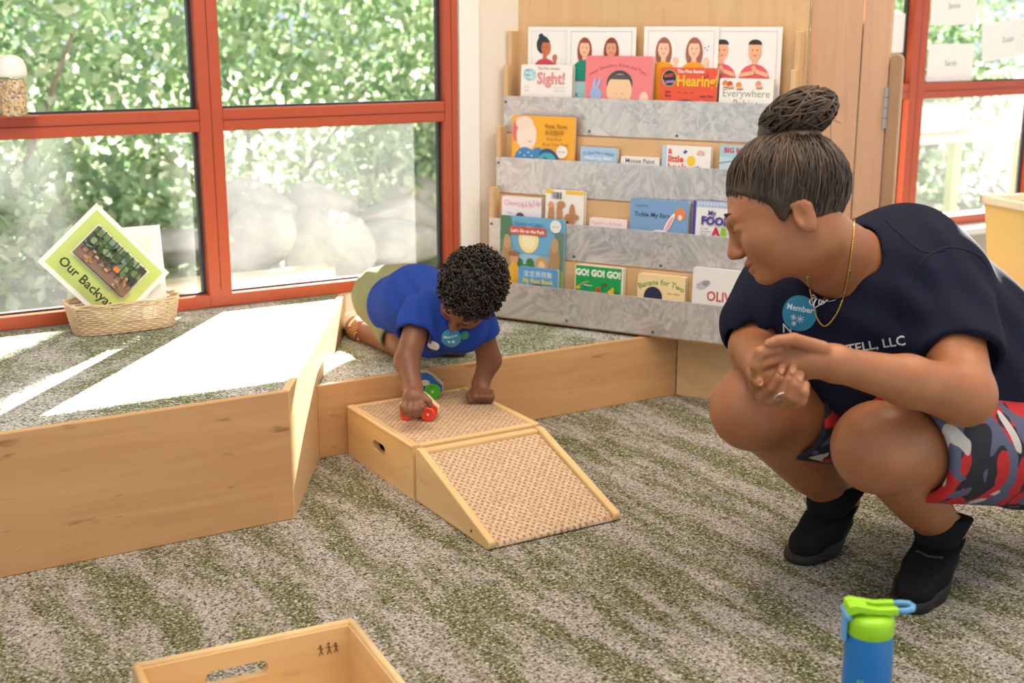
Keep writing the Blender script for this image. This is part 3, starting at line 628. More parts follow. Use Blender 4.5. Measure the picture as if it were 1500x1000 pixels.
# ------------------------------------------------------------------ drinking bottle in the foreground
bp = dep(1268, 1010, 1.83); bx, by = bp[0], bp[1]
bot = thing('water_bottle', 'blue water bottle with lime green flip lid in the foreground', 'bottle', (bx, by, 0), math.radians(-30.6))
BLUE = flat('0F6FB8', .38); LIME = flat('9AD41E', .35); LBLUE = flat('5B9FD6', .35)
Rb = .0345
MB().lathe([(.026, 0), (.0335, .003), (Rb, .012), (Rb, .12), (Rb*.985, .19), (Rb*.965, .205), (Rb*.93, .213), (Rb*.93, .216)], n=40).build('body', BLUE, bot, local=True, smooth=True)
MB().lathe([(Rb*.90, .214), (Rb*.955, .217), (Rb*.955, .236), (Rb*.9, .243), (Rb*.62, .246), (Rb*.3, .2465)], n=40).build('lid', LIME, bot, local=True, smooth=True)
def lever(m):
    P = [(-.037, .247), (-.036, .262), (-.028, .2645), (.006, .258), (.034, .259), (.034, .249), (.01, .2485), (-.02, .252)]
    for y0, y1 in ((-.017, -.006), (.006, .017)): m.prism(P, y0, y1, T=lambda x, z, y: (x, y, z))
    m.prism([(-.037, .247), (-.036, .262), (-.028, .2645), (-.008, .261), (-.008, .256), (-.02, .252)], -.006, .006, T=lambda x, z, y: (x, y, z))
mb = MB(); lever(mb); lv = mb.build('flip_lever', LIME, bot, local=True, bevel=.002)
MB().tube([(.033, -.012, .254), (.046, -.0125, .2545), (.055, -.009, .255), (.058, 0, .2555), (.055, .009, .255), (.046, .0125, .2545), (.033, .012, .254)], .0042, 10).build('carry_loop', LBLUE, bot, local=True, smooth=True)
MB().box(-.040, -.034, -.010, .010, .205, .250).build('latch', LBLUE, bot, local=True, bevel=.003)
MB().tube([(-.036, -.019, .246), (-.036, .019, .246)], .004, 10).build('hinge_pin', LBLUE, bot, local=True)
lt = Print(.0); V_ = []
lt.text('produce', 0, 0, .020, '7FC06A', .0, 'LEFT', 90)
for (x, y, z) in lt.mb.v:
    a = -math.pi/2-.42+x/Rb; V_.append(((Rb+.0005)*math.cos(a), (Rb+.0005)*math.sin(a), .09+y))
lt.mb.v = V_; lt.mb.build('lettering', [flat('7FC06A')], bot, local=True)

# ------------------------------------------------------------------ wicker basket with signs on the bench
WICK = m_wood('wicker', (.62,.42,.24), (.80,.62,.42), 'x', .2, .6); bz = hA-.004
bas = thing('wicker_basket', 'pale wicker basket on the bench by the window', 'basket', (.772, 3.285, bz))
bw, bd, bh = .262, .125, .072
def bpt(a, k, z):     # rounded rectangle footprint widening upwards
    e = 4.0; c, s_ = math.cos(a), math.sin(a); r = (abs(c)**e+abs(s_)**e)**(-1/e); g = .93+.12*z/bh
    return (r*c*bw/2*g*k, r*s_*bd/2*g*k, z)
NS = 64
for j in range(12):
    z = .004+j*.0056
    MB().tube([bpt(2*math.pi*i/NS, 1+.022*(1 if (i+j) % 2 else -1), z) for i in range(NS)], .0023, 5, closed=True).build('woven_strand', WICK, bas, local=True, smooth=True)
for i in range(0, NS, 2):
    MB().tube([bpt(2*math.pi*(i+.5)/NS, 1, z) for z in (.0, .035, .07)], .0017, 5).build('stake', WICK, bas, local=True)
for k in range(3):
    MB().tube([(p[0], p[1], p[2]+.002*math.sin(i*1.3+k*2.1)) for i, p in enumerate(bpt(2*math.pi*i/NS, 1.0+.02*math.sin(i*1.3+k*2.1), bh+.004*k) for i in range(NS))], .0032, 6, closed=True).build('rim_braid', WICK, bas, local=True, smooth=True)
mb = MB(); mb.add([bpt(2*math.pi*i/NS, .97, .003) for i in range(NS)], [tuple(range(NS))]); mb.build('base', WICK, bas, local=True)
sgn = thing('park_sign', 'tilted green sign with a forest playground picture lettered Our Back', 'sign', M=Matrix.Translation((.582, 3.335, .474))@Matrix.Rotation(math.radians(-12), 4, 'X')@Matrix.Rotation(math.radians(50), 4, 'Y'))
# sheet: local x right, z up, faces -y
SW, SH = .232, .188; ox, oz = .012, .012
MB().box(ox-.012, ox+SW+.012, 0, .0015, oz-.012, oz+SH+.012).build('laminate', flat('F4F4EE', .2), sgn, local=True)
p = Print(); p.rect(0, 0, SW, SH, 'C6D67A'); p.rect(.028, .062, SW-.056, SH-.085, 'F0F0E8'); p.rect(.031, .065, SW-.062, SH-.091, '5A6A4A')
pw, ph = SW-.062, SH-.091
rs = random.Random(3)
for k in range(60):
    x, y = .031+rs.random()*pw, .065+ph*(.4+.6*rs.random()); p.ell(min(max(x, .045), .031+pw-.014), min(y, .065+ph-.01), .013, .009, rs.choice(['4A6A3A', '6A8A5A', '8AA87A', '3A4A34', '7A9A8A']), n=8)
p.rect(.031, .065, pw, ph*.34, '8A6A58')
for k in range(26):
    x, y = .04+rs.random()*(pw-.03), .068+ph*.40*rs.random(); p.rect(x, y, .012, .006, rs.choice(['A87858', 'C08A6A', '6A5048', '9AA080', 'D0A888']))
for k in range(9): x = .036+k*pw/9.2; p.rect(x, .065+ph*.2, .0035, ph*.78, '463A34')
p.rect(.13, .10, .016, .012, 'E07A3A'); p.text('Our Backyard', .020, .018, .034, '26301E', .02)
p.build('print', sgn, lambda x, y, z: (ox+x, -z, oz+y))
sg2 = thing('blank_sign', 'plain white sheet standing behind the green sign in the basket', 'sign', M=Matrix.Translation((.825, 3.318, bz+.01))@Matrix.Rotation(math.radians(-8), 4, 'X'))
MB().box(-.075, .075, 0, .0015, .0, .245).build('sheet', flat('F2F2F0', .3), sg2, local=True)
Print().rect(-.055, .11, .10, .11, 'E4E8E0').rect(.0, .13, .02, .012, 'D0DCA0').build('print', sg2, lambda x, y, z: (x, -z, y))

# grain jar on the transom ledge
jr = thing('grain_jar', 'clear jar of mixed grains with white lid on the window ledge', 'jar', (.565, WY-.042, .834))
m = bpy.data.materials.new('clear_plastic'); m.use_nodes = True; nt = m.node_tree; nt.nodes.clear(); o_ = N(nt, 'ShaderNodeOutputMaterial'); tr = N(nt, 'ShaderNodeBsdfTransparent'); gl = N(nt, 'ShaderNodeBsdfGlossy'); gl.inputs['Roughness'].default_value = .1
mx = N(nt, 'ShaderNodeMixShader'); mx.inputs[0].default_value = .12; L(nt, tr.outputs[0], mx.inputs[1]); L(nt, gl.outputs[0], mx.inputs[2]); L(nt, mx.outputs[0], o_.inputs[0]); CLEAR = m
m, nt, b = newmat('mixed_grains'); vo = N(nt, 'ShaderNodeTexVoronoi'); vo.inputs['Scale'].default_value = 190; L(nt, mapping(nt), vo.inputs['Vector'])
sx = N(nt, 'ShaderNodeSeparateColor'); L(nt, vo.outputs['Color'], sx.inputs[0]); L(nt, ramp(nt, sx.outputs[0], [(0, (.75,.55,.30)), (.3, (.85,.72,.5)), (.6, (.45,.16,.07)), (.8, (.9,.62,.2)), (1, (.25,.1,.05))]), b.inputs['Base Color']); bump(nt, b, vo.outputs['Distance'], .8, .004)
MB().lathe([(.030, .002), (.031, .01), (.031, .085), (.029, .09)], n=28).build('grains', m, jr, local=True, smooth=True)
MB().lathe([(.034, 0), (.036, .004), (.036, .092), (.033, .098)], n=28, caps=False).build('shell', CLEAR, jr, local=True, smooth=True)
MB().lathe([(.036, .096), (.038, .100), (.038, .108), (.037, .122), (.030, .138), (.016, .147), (.002, .149)], n=28).build('lid', flat('F4F2EE', .4), jr, local=True, smooth=True)
MB().box(-.06, .06, -.012, .042, -.0035, 0).build('ledge_plate', RED, jr, local=True)

# notes taped on the right window
def note(label, x0, x1, z0, z1, s, rot=0):
    o = thing('paper_note', label, 'paper note', M=Matrix.Translation(((x0+x1)/2, WY+.020, (z0+z1)/2))@Matrix.Rotation(math.radians(rot), 4, 'Y'), group='name notes taped to the right window')
    MB().box(-(x1-x0)/2, (x1-x0)/2, 0, .001, -(z1-z0)/2, (z1-z0)/2).build('sheet', flat('F4F4F4', .6), o, local=True)
    Print().text(s, 0, -.012, .030, '8A8A8A', 0, 'CENTER').build('lettering', o, lambda x, y, z: (x, -z, y))
note('white paper note behind the cabinet edge, leftmost on the right window', 3.56, 3.712, .955, 1.095, '')
note('white paper note at the top edge of the right window', 3.845, 4.095, 1.055, 1.20, 'Jamie', -1)
note('white paper note resting on the crossbar of the right window', 3.848, 4.10, .845, .985, 'Sarah')
note('tilted white paper note furthest right on the window', 4.14, 4.44, .93, 1.075, 'Susan', -7)
# low shelf with a yellow bin at the right
tb = thing('low_table', 'low orange-topped table by the right window', 'table', (3.3, 2.15, 0))
MB().box(2.93, 3.7, 1.72, 2.55, .27, .292).build('table_top', flat('D8643A', .45), tb, bevel=.004)
MB().box(2.92, 3.71, 1.71, 1.7195, .255, .292).box(2.92, 2.9295, 1.7195, 2.56, .255, .292).build('edge_band', flat('EFEAE2', .5), tb)
for x in (2.97, 3.64):
    for y in (1.78, 2.49): MB().box(x-.02, x+.02, y-.02, y+.02, 0, .27).build('leg', flat('EFEAE2', .5), tb)
yS = 1.4
yb = thing('storage_bin', 'translucent yellow storage bin on the low table', 'bin', M=Matrix.Translation((3.21, 2.22, .292))@Matrix.Rotation(math.radians(-12), 4, 'Z')@Matrix.Scale(1.36, 4))
YEL = flat('F3D68A', .35)
def frus(m, w0, d0, w1, d1, z0, z1):
    v = [(sx_*w/2, sy_*d/2, z) for w, d, z in ((w0, d0, z0), (w1, d1, z1)) for sx_, sy_ in ((-1,-1),(1,-1),(1,1),(-1,1))]
    m.add(v, [(0,1,5,4),(1,2,6,5),(2,3,7,6),(3,0,4,7)])
def shell(m):
    frus(m, .30, .24, .34, .27, 0, .20); frus(m, .29, .23, .33, .26, .004, .20); m.v[8:16] = m.v[8:16]; m.add([(-.15,-.12,0),(.15,-.12,0),(.15,.12,0),(-.15,.12,0)], [(0,3,2,1)])
mb = MB(); shell(mb); mb.build('tub', YEL, yb, local=True)
mb = MB()
for a, b_, c, d_ in ((-.178, .178, -.143, -.128), (-.178, .178, .128, .143), (-.178, -.163, -.143, .143), (.163, .178, -.143, .143)): mb.box(a, b_, c, d_, .195, .212)
mb.build('bin_rim', flat('F6EFDC', .4), yb, local=True, bevel=.003)
MB().box(-.12, .12, -.09, .09, .004, .16).build('contents', flat('E8B81E', .6), yb, local=True, bevel=.01)

# ------------------------------------------------------------------ outdoors
def m_leaf():
    m = bpy.data.materials.new('leaf'); m.use_nodes = True; nt = m.node_tree; nt.nodes.clear(); o = N(nt, 'ShaderNodeOutputMaterial')
    g = N(nt, 'ShaderNodeNewGeometry'); c = ramp(nt, g.outputs['Random Per Island'], [(0, (.12,.24,.10)), (.4, (.27,.42,.19)), (.8, (.44,.56,.31)), (1, (.66,.70,.52))])
    d = N(nt, 'ShaderNodeBsdfDiffuse'); t = N(nt, 'ShaderNodeBsdfTranslucent'); gl = N(nt, 'ShaderNodeBsdfGlossy'); gl.inputs['Roughness'].default_value = .35
    L(nt, c, d.inputs[0]); L(nt, c, t.inputs[0]); a = N(nt, 'ShaderNodeMixShader'); a.inputs[0].default_value = .5; L(nt, d.outputs[0], a.inputs[1]); L(nt, t.outputs[0], a.inputs[2])
    e = N(nt, 'ShaderNodeMixShader'); e.inputs[0].default_value = .10; L(nt, a.outputs[0], e.inputs[1]); L(nt, gl.outputs[0], e.inputs[2]); L(nt, e.outputs[0], o.inputs[0]); return m
LEAF = m_leaf(); BARK = m_wood('bark', (.16,.12,.09), (.28,.23,.18), 'z', .5, .9)
def leaf_mesh(n, c, rad, size, rng):
    P = rng.normal(size=(n, 3)); P /= np.linalg.norm(P, axis=1)[:, None]; P *= (rng.random(n)**.45)[:, None]; P = P*np.array(rad)+np.array(c)
    A = rng.normal(size=(n, 3)); A[:, 2] -= .4; A /= np.linalg.norm(A, axis=1)[:, None]; B = np.cross(A, rng.normal(size=(n, 3))); B /= np.linalg.norm(B, axis=1)[:, None]; C = np.cross(A, B)
    s = (size*(.6+.8*rng.random(n)))[:, None]
    V = np.stack([P, P+A*s*.5+B*s*.32+C*s*.06, P+A*s, P+A*s*.5-B*s*.32+C*s*.06], 1).reshape(-1, 3)
    return V, np.arange(4*n).reshape(-1, 4)
def shrub(label, c, rad, n, size, seed, group='shrubs outside the windows', h0=-.3):
    rng = np.random.default_rng(seed); t_ = thing('leafy_shrub', label, 'shrub', (c[0], c[1], h0), group=group)
    V, Fc = leaf_mesh(n, c, rad, size, rng); mb = MB(); mb.v = [tuple(x) for x in V]; mb.f = [tuple(x) for x in Fc]; mb.m = [0]*len(Fc)
    f_ = mb.build('foliage', LEAF, t_); f_['kind'] = 'stuff'
    for k in range(5):
        e = np.array(c)+rng.normal(size=3)*np.array(rad)*.45; MB().tube([(c[0]+rng.normal()*.08, c[1]+rng.normal()*.08, h0-.05), (c[0]*.6+e[0]*.4, c[1]*.6+e[1]*.4, h0+.4*(e[2]-h0)), tuple(e)], [.03, .02, .008], 6).build('stem', BARK, t_)
sh = [('dense green shrub left of the window, nearest the pane', (.9, 6.9, .9), (1.3, .9, 1.2), 2600), ('broad shrub behind the rocks at the window centre', (2.6, 7.6, 1.1), (1.5, .9, 1.4), 3000),
      ('bright leafy shrub at the right of the left window', (4.3, 8.0, 1.1), (1.3, 1.0, 1.5), 2800), ('tall shrub mass far behind the left panes', (1.4, 9.2, 2.0), (2.4, 1.0, 2.2), 3600),
      ('tall pale shrub mass far behind the right panes', (5.0, 10.2, 2.2), (2.6, 1.0, 2.4), 3600), ('low shrub trailing over the rocks', (3.5, 6.8, .25), (.7, .5, .5), 1100),
      ('leafy shrub beyond the notes of the right window', (7.6, 7.6, .9), (1.9, .9, 1.3), 3000), ('tall shrub mass behind the outdoor table', (9.2, 9.6, 1.7), (2.8, 1.0, 2.0), 3200), ('leafy shrub just behind the outdoor table', (6.9, 6.6, .5), (1.4, .5, .9), 2000), ('small shrub at the foot of the left pane', (1.2, 6.2, .1), (.8, .4, .4), 900)]
for k, (lb, c, r_, n_) in enumerate(sh): shrub(lb, c, r_, int(n_*1.9), .078, 20+k)
gr = MB(); gx = np.linspace(-6, 16, 45); gy = np.linspace(WY+.2, 14, 30); GV = []
for y in gy:
    for x in gx: GV.append((x, y, -.28+.035*math.sin(x*2.1+y)*(y > 5)+max(0, (y-5.5))*.10))
gr.add(GV, [(j*45+i, j*45+i+1, (j+1)*45+i+1, (j+1)*45+i) for j in range(29) for i in range(44)])
m, nt, b = newmat('garden_ground'); L(nt, mix(nt, ramp(nt, noise(nt, mapping(nt), 1.3, 4), [(.4, (0,0,0)), (.6, (1,1,1))]), (.30,.27,.22), (.16,.22,.08)), b.inputs['Base Color']); b.inputs['Roughness'].default_value = .95
structure(gr.build('ground', m, smooth=True), 'garden ground outside the windows')
m, nt, b = newmat('granite'); L(nt, ramp(nt, noise(nt, mapping(nt), 5, 5, .6), [(.3, (.22,.21,.21)), (.7, (.42,.40,.39))]), b.inputs['Base Color']); b.inputs['Roughness'].default_value = .9; ROCK = m
def rock(label, c, r_, seed):
    rng = np.random.default_rng(seed); bm = bmesh.new(); bmesh.ops.create_icosphere(bm, subdivisions=3, radius=1)
    pl = rng.normal(size=(9, 3)); pl /= np.linalg.norm(pl, axis=1)[:, None]; dd = .5+.35*rng.random(9)
    for v in bm.verts:
        q = np.array(v.co)
        for a_, d_ in zip(pl, dd):
            e = q@a_-d_
            if e > 0: q = q-a_*e*.95
        v.co = Vector(q*np.array(r_))
    me = bpy.data.meshes.new('boulder'); bm.to_mesh(me); bm.free(); me.materials.append(ROCK); me.polygons.foreach_set('use_smooth', [True]*len(me.polygons))
    o = link('boulder', me, None, c); tag(o, label, 'boulder', 'boulders in the garden outside')
for k, (lb, px, py, Y, r_) in enumerate((('rounded grey boulder nearest the window mullion', 365, 315, 6.3, (.26,.22,.20)), ('pale boulder right of the mullion, low', 385, 350, 5.9, (.27,.22,.17)), ('large grey boulder in the middle of the rocks', 468, 362, 5.8, (.30,.25,.24)),
      ('grey boulder at the back above the large one', 470, 305, 6.6, (.24,.2,.17)), ('pale boulder at the right of the rocks', 580, 320, 6.4, (.36,.28,.18)), ('flat boulder under the pale right one', 585, 352, 6.1, (.33,.26,.12)), ('boulder beside the right jamb', 632, 300, 6.6, (.3,.25,.24)), ('dark low boulder behind the basket signs', 260, 362, 6.0, (.36,.25,.10)))):
    d_ = _F+_R*(px-750)/FPX+_U*(500-py)/FPX; q = _C+d_*(Y/d_[1]); rock(lb, tuple(q), r_, 50+k)
tm = thing('timber_edging', 'pale timber beam edging the garden outside', 'timber', (1.72, 5.0, -.25)); MB().box(1.30, 2.06, 4.95, 5.08, -.25, .05).build('beam', m_wood('weathered_timber', (.5,.42,.32), (.66,.58,.46), 'x'), tm, bevel=.01)
MB().box(1.30, 2.06, 4.96, 5.07, .051, .056).build('cap_board', flat('B8A890', .8), tm)
tt = thing('tree', 'grey tree trunk outside near the right jamb', 'tree', (4.15, 7.3, -.2))
MB().tube([(4.15, 7.3, -.3), (4.13, 7.3, .8), (4.08, 7.32, 2.2), (4.1, 7.4, 4.0)], [.16, .13, .115, .1], 14).build('trunk', BARK, tt, smooth=True)
V, Fc = leaf_mesh(1500, (4.1, 7.5, 4.2), (1.6, 1.4, 1.0), .12, np.random.default_rng(5)); mb = MB(); mb.v = [tuple(x) for x in V]; mb.f = [tuple(x) for x in Fc]; mb.m = [0]*len(Fc); mb.build('crown', LEAF, tt)['kind'] = 'stuff'
ot = thing('outdoor_table', 'pale outdoor table beyond the right window', 'table', (5.55, 5.2, -.28))
MB().box(4.9, 6.5, 4.9, 5.5, .42, .46).build('table_top', flat('D8CCB0', .6), ot, bevel=.005)
for x in (5.0, 6.4):
    for y in (4.96, 5.44): MB().box(x-.03, x+.03, y-.03, y+.03, -.30, .42).build('leg', flat('C8D0A0', .6), ot)
tu = thing('white_tub', 'white oval tub on the outdoor table', 'tub', (5.75, 5.2, .46)); mb = MB(); mb.lathe([(.30, 0), (.36, .03), (.38, .10), (.36, .14), (.34, .15), (.33, .12)], n=28); mb.v = [(x*1.05, y*.6, z) for x, y, z in mb.v]; mb.build('tub_body', flat('ECEAE4', .5), tu, local=True, smooth=True)
tu2 = thing('blue_tray', 'blue shallow tray beside the white tub outside', 'tray', (5.10, 5.15, .46)); mb = MB(); mb.lathe([(.12, 0), (.2, .03), (.19, .035), (.12, .01)], n=24); mb.build('tray_body', flat('4AA0D8', .4), tu2, local=True, smooth=True)
# ------------------------------------------------------------------ implicit-surface modeller for bodies and clothes
def _v(p): return np.asarray(p, float)
def seg(a, b, ra, rb=None, k=.02, op='U'): return dict(t='seg', a=_v(a), b=_v(b), ra=ra, rb=ra if rb is None else rb, k=k, op=op)
def ell(c, r, R=None, k=.02, op='U'): return dict(t='ell', c=_v(c), r=_v(r), R=np.eye(3) if R is None else np.array(R, float), k=k, op=op)   # rows of R = local axes
def plane(p, n, k=.004, op='I'): n = _v(n)/np.linalg.norm(n); return dict(t='pl', c=_v(p), n=n, k=k, op=op)   # keeps the side n points away from
def _dist(q, P):
    if q['t'] == 'seg':
        ab = q['b']-q['a']; t = np.clip(((P-q['a'])@ab)/(ab@ab+1e-12), 0, 1); return np.linalg.norm(P-(q['a']+t[..., None]*ab), axis=-1)-(q['ra']+(q['rb']-q['ra'])*t)
    if q['t'] == 'ell':
        L_ = (P-q['c'])@q['R'].T; k0 = np.linalg.norm(L_/q['r'], axis=-1); k1 = np.linalg.norm(L_/q['r']**2, axis=-1); return k0*(k0-1)/(k1+1e-9)
    return (P-q['c'])@q['n']
def _bound(q):
    if q['t'] == 'seg': return (q['a']+q['b'])/2, np.linalg.norm(q['a']-q['b'])/2+max(q['ra'], q['rb'])
    return q['c'], q['r'].max()
def sdf_eval(prims, P, cen, rad, disp=None):
    """P: (n,m,3) sample blocks with centres cen and half-diagonal rad"""
    D = np.full(P.shape[:2], .06)
    for q in prims:
        if q['t'] == 'pl': idx = slice(None)
        else:
            c, r = _bound(q); idx = np.nonzero(np.linalg.norm(cen-c, axis=1) < r+rad+q['k']+.05)[0]
            if len(idx) == 0: continue
        d = _dist(q, P[idx]); o = D[idx]; k = max(q['k'], 1e-5)
        if q['op'] == 'U': h = np.maximum(k-np.abs(o-d), 0)/k; D[idx] = np.minimum(o, d)-h*h*k*.25
        else:
            if q['op'] == 'S': d = -d
            h = np.maximum(k-np.abs(o-d), 0)/k; D[idx] = np.maximum(o, d)+h*h*k*.25
    if disp is not None: D = D+disp(P)
    return D
def sdf_mesh(prims, h, smooth=2, disp=None):
    add = [q for q in prims if q['op'] == 'U']
    lo = np.min([_bound(q)[0]-_bound(q)[1] for q in add], 0)-.03; hi = np.max([_bound(q)[0]+_bound(q)[1] for q in add], 0)+.03
    B = 8; bs = B*h; nb = np.ceil((hi-lo)/bs).astype(int)
    g = np.stack(np.meshgrid(*[np.arange(n) for n in nb], indexing='ij'), -1).reshape(-1, 3); cen = lo+(g+.5)*bs; rad = bs*.87
    near = np.zeros(len(g), bool)
    for q in add:
        c, r = _bound(q); near |= np.linalg.norm(cen-c, axis=1) < r+rad+.02
    g = g[near]; cen = cen[near]
    d0 = sdf_eval(prims, cen[:, None, :], cen, rad)[:, 0]; keep = np.abs(d0) < rad*1.6+.012; g = g[keep]; cen = cen[keep]
    off = np.stack(np.meshgrid(*[np.arange(B+1)]*3, indexing='ij'), -1).reshape(-1, 3)
    D = np.empty((len(g), (B+1)**3))
    for s in range(0, len(g), 1500):
        e = min(s+1500, len(g)); P = lo+(g[s:e, None, :]*B+off[None])*h; D[s:e] = sdf_eval(prims, P, cen[s:e], rad, disp)
    D = D.reshape(-1, B+1, B+1, B+1); ins = D < 0
    cor = [(i, j, k) for i in (0, 1) for j in (0, 1) for k in (0, 1)]
    cnt = sum(ins[:, i:B+i, j:B+j, k:B+k].astype(np.int8) for i, j, k in cor); act = (cnt > 0) & (cnt < 8)
    bi, ci, cj, ck = np.nonzero(act); acc = np.zeros((len(bi), 3)); num = np.zeros(len(bi))
    val = {c: D[bi, ci+c[0], cj+c[1], ck+c[2]] for c in cor}
    for a in cor:
        for ax in range(3):
            if a[ax]: continue
            b = list(a); b[ax] = 1; b = tuple(b); va, vb = val[a], val[b]; x = (va < 0) != (vb < 0); t = np.where(x, va/(va-vb+1e-20), 0)
            p = np.broadcast_to(np.array(a, float), (len(bi), 3)).copy(); p[:, ax] += t; acc += p*x[:, None]; num += x
    G = g[bi]*B+np.stack([ci, cj, ck], 1); V = lo+(G+acc/num[:, None])*h
    S = (nb*B+3).astype(np.int64); key = ((G[:, 0]+1)*S[1]+(G[:, 1]+1))*S[2]+(G[:, 2]+1); order = np.argsort(key); sk = key[order]
    step = [S[1]*S[2], S[2], 1]; quads = []
    for ax in range(3):
        b = [0, 0, 0]; b[ax] = 1; va, vb = val[(0,0,0)], val[tuple(b)]; x = np.nonzero((va < 0) != (vb < 0))[0]; u, w = [(1, 2), (2, 0), (0, 1)][ax]
        ks = [key[x], key[x]-step[u], key[x]-step[u]-step[w], key[x]-step[w]]; ids = []; ok = np.ones(len(x), bool)
        for kk in ks:
            p = np.clip(np.searchsorted(sk, kk), 0, len(sk)-1); ok &= sk[p] == kk; ids.append(order[p])
        Q = np.stack(ids, 1)[ok]; fl = (va[x] < 0)[ok]; Q[~fl] = Q[~fl][:, ::-1]; quads.append(Q)
    Q = np.concatenate(quads)
    for _ in range(smooth):
        s_ = np.zeros_like(V); n_ = np.zeros(len(V))
        for a, b in ((0,1),(1,2),(2,3),(3,0)):
            np.add.at(s_, Q[:, a], V[Q[:, b]]); np.add.at(s_, Q[:, b], V[Q[:, a]]); np.add.at(n_, Q[:, a], 1); np.add.at(n_, Q[:, b], 1)
        V = V*.45+.55*s_/np.maximum(n_, 1)[:, None]
    return V, Q
def sdf_object(name, prims, h, mats, parent, smooth=2, disp=None, matfn=None):
    V, Q = sdf_mesh(prims, h, smooth, disp); Mi = np.array(wmat(parent).inverted()); W = V@Mi[:3, :3].T+Mi[:3, 3]
    me = bpy.data.meshes.new(name); me.vertices.add(len(W)); me.vertices.foreach_set('co', W.ravel()); me.loops.add(Q.size); me.loops.foreach_set('vertex_index', Q.ravel().astype(np.int32))
    me.polygons.add(len(Q)); me.polygons.foreach_set('loop_start', np.arange(0, Q.size, 4, dtype=np.int32)); me.polygons.foreach_set('loop_total', np.full(len(Q), 4, np.int32))
    me.polygons.foreach_set('use_smooth', np.ones(len(Q), bool)); me.update(calc_edges=True); me.validate()
    if not isinstance(mats, list): mats = [mats]
    for m in mats: me.materials.append(m)
    if matfn is not None:
        ids = matfn(V[Q].mean(1)); me.polygons.foreach_set('material_index', ids.astype(np.int32))
    o = link(name, me, parent); o['_n'] = 0; del o['_n']; return o, V, Q
def bvh_of(V, Q): return BVHTree.FromPolygons([tuple(v) for v in V], [tuple(q) for q in Q])
def decal(pr, bvh, org, ax, ay, parent, name, lift=.0012, rough=.6):
    """drapes flat print over a surface: rays run along the print's own normal"""
    ax, ay = _v(ax), _v(ay); n = np.cross(ax, ay); org = _v(org); out = []
    for x, y, z in pr.mb.v:
        p = org+ax*x+ay*y; hit = bvh.ray_cast(Vector(p+n*.15), Vector(-n)); q = np.array(hit[0]) if hit[0] is not None else p; out.append(tuple(q+n*(lift+z)))
    pr.mb.v = out; return pr.mb.build(name, [flat(h, rough) for h in pr.cols], parent)
def subdiv_disc(pr, cx, cy, r, c, rings=6, n=36):
    vs_ = [(cx, cy, pr.z)]+[(cx+r*k/rings*math.cos(2*math.pi*i/n), cy+r*k/rings*math.sin(2*math.pi*i/n), pr.z) for k in range(1, rings+1) for i in range(n)]
    fs = [(0, 1+i, 1+(i+1) % n) for i in range(n)]+[(1+(k-1)*n+i, 1+k*n+i, 1+k*n+(i+1) % n, 1+(k-1)*n+(i+1) % n) for k in range(1, rings) for i in range(n)]
    pr.mb.add(vs_, fs, pr.ci(c)); pr.z += pr.step
def camv(r, u, f):        # direction given as right, up, away from the viewer -> world
    d = _R*r+_U*u+_F*f; return d/np.linalg.norm(d)
class Frame:
    def __init__(s, o, fwd, up, S=1.0):
        s.o = _v(o); s.x = fwd/np.linalg.norm(fwd); up = up-s.x*(up@s.x); s.z = up/np.linalg.norm(up); s.y = np.cross(s.z, s.x); s.S = S; s.R = np.array([s.x, s.y, s.z])
    def p(s, x, y, z): return s.o+(s.x*x+s.y*y+s.z*z)*s.S
    def e(s, c, r, k=.015, op='U'): return ell(s.p(*c), np.array(r)*s.S, s.R, k*s.S, op)
    def g(s, a, b, ra, rb=None, k=.015, op='U'): return seg(s.p(*a), s.p(*b), ra*s.S, None if rb is None else rb*s.S, k*s.S, op)
def head_prims(F, child=False):
    H = [F.e((-.016, 0, .034), (.095, .076, .088), .02), F.e((.028, 0, .004), (.062, .062, .080), .03), F.e((.030, 0, -.058), (.054, .052, .044), .03), F.e((.069, 0, -.086), (.020, .022, .018), .02)]
    for s in (-1, 1):
        H += [F.e((.050, s*.036, -.030), (.034, .028, .032), .02), F.g((.080, s*.036, .022), (.090, s*.010, .020), .010, .010, .015)]
        H += [F.e((.094, s*.033, .001), (.012, .016, .011), .010, 'S'), F.e((.076, s*.032, .001), (.0145, .017, .012), .004)]
        H += [F.e((-.028, s*.076, -.026), (.018, .009, .029), .006), F.g((-.036, s*.079, -.004), (-.014, s*.075, .000), .0055, .0055, .005), F.g((-.042, s*.081, -.012), (-.032, s*.077, -.046), .0055, .0055, .005), F.e((-.022, s*.086, -.022), (.009, .008, .016), .004, 'S')]
    nb = .006 if child else .0085
    H += [F.g((.089, 0, .008), (.104, 0, -.026), nb, nb+.003, .012), F.e((.106, 0, -.032), (.012, .011, .010), .008)]
    for s in (-1, 1): H += [F.e((.098, s*.0115, -.036), (.010, .007, .008), .005), F.e((.101, s*.006, -.043), (.006, .003, .004), .002, 'S')]
    H += [F.e((.087, 0, -.0575), (.011, .023, .0075), .006), F.e((.085, 0, -.0700), (.010, .019, .0078), .006), F.e((.099, 0, -.0638), (.016, .022, .0016), .003, 'S')]
    return H
def hand_fingers(chains, k=.004): 
    out = []
    for ch, rr in chains:
        for a, b, r0, r1 in zip(ch[:-1], ch[1:], rr[:-1], rr[1:]): out.append(seg(a, b, r0, r1, k))
    return out
def m_skin(name, c, dark):
    m, nt, b = newmat(name); n = noise(nt, mapping(nt), 14, 4, .6)
    L(nt, mix(nt, ramp(nt, n, [(.3, (0,0,0)), (.7, (1,1,1))]), dark, c), b.inputs['Base Color']); b.inputs['Roughness'].default_value = .48
    b.inputs['Subsurface Weight'].default_value = .12; b.inputs['Subsurface Radius'].default_value = (.012, .005, .003); b.inputs['Subsurface Scale'].default_value = .5
    bump(nt, b, noise(nt, mapping(nt), 320, 3, .6), .10, .001); return m
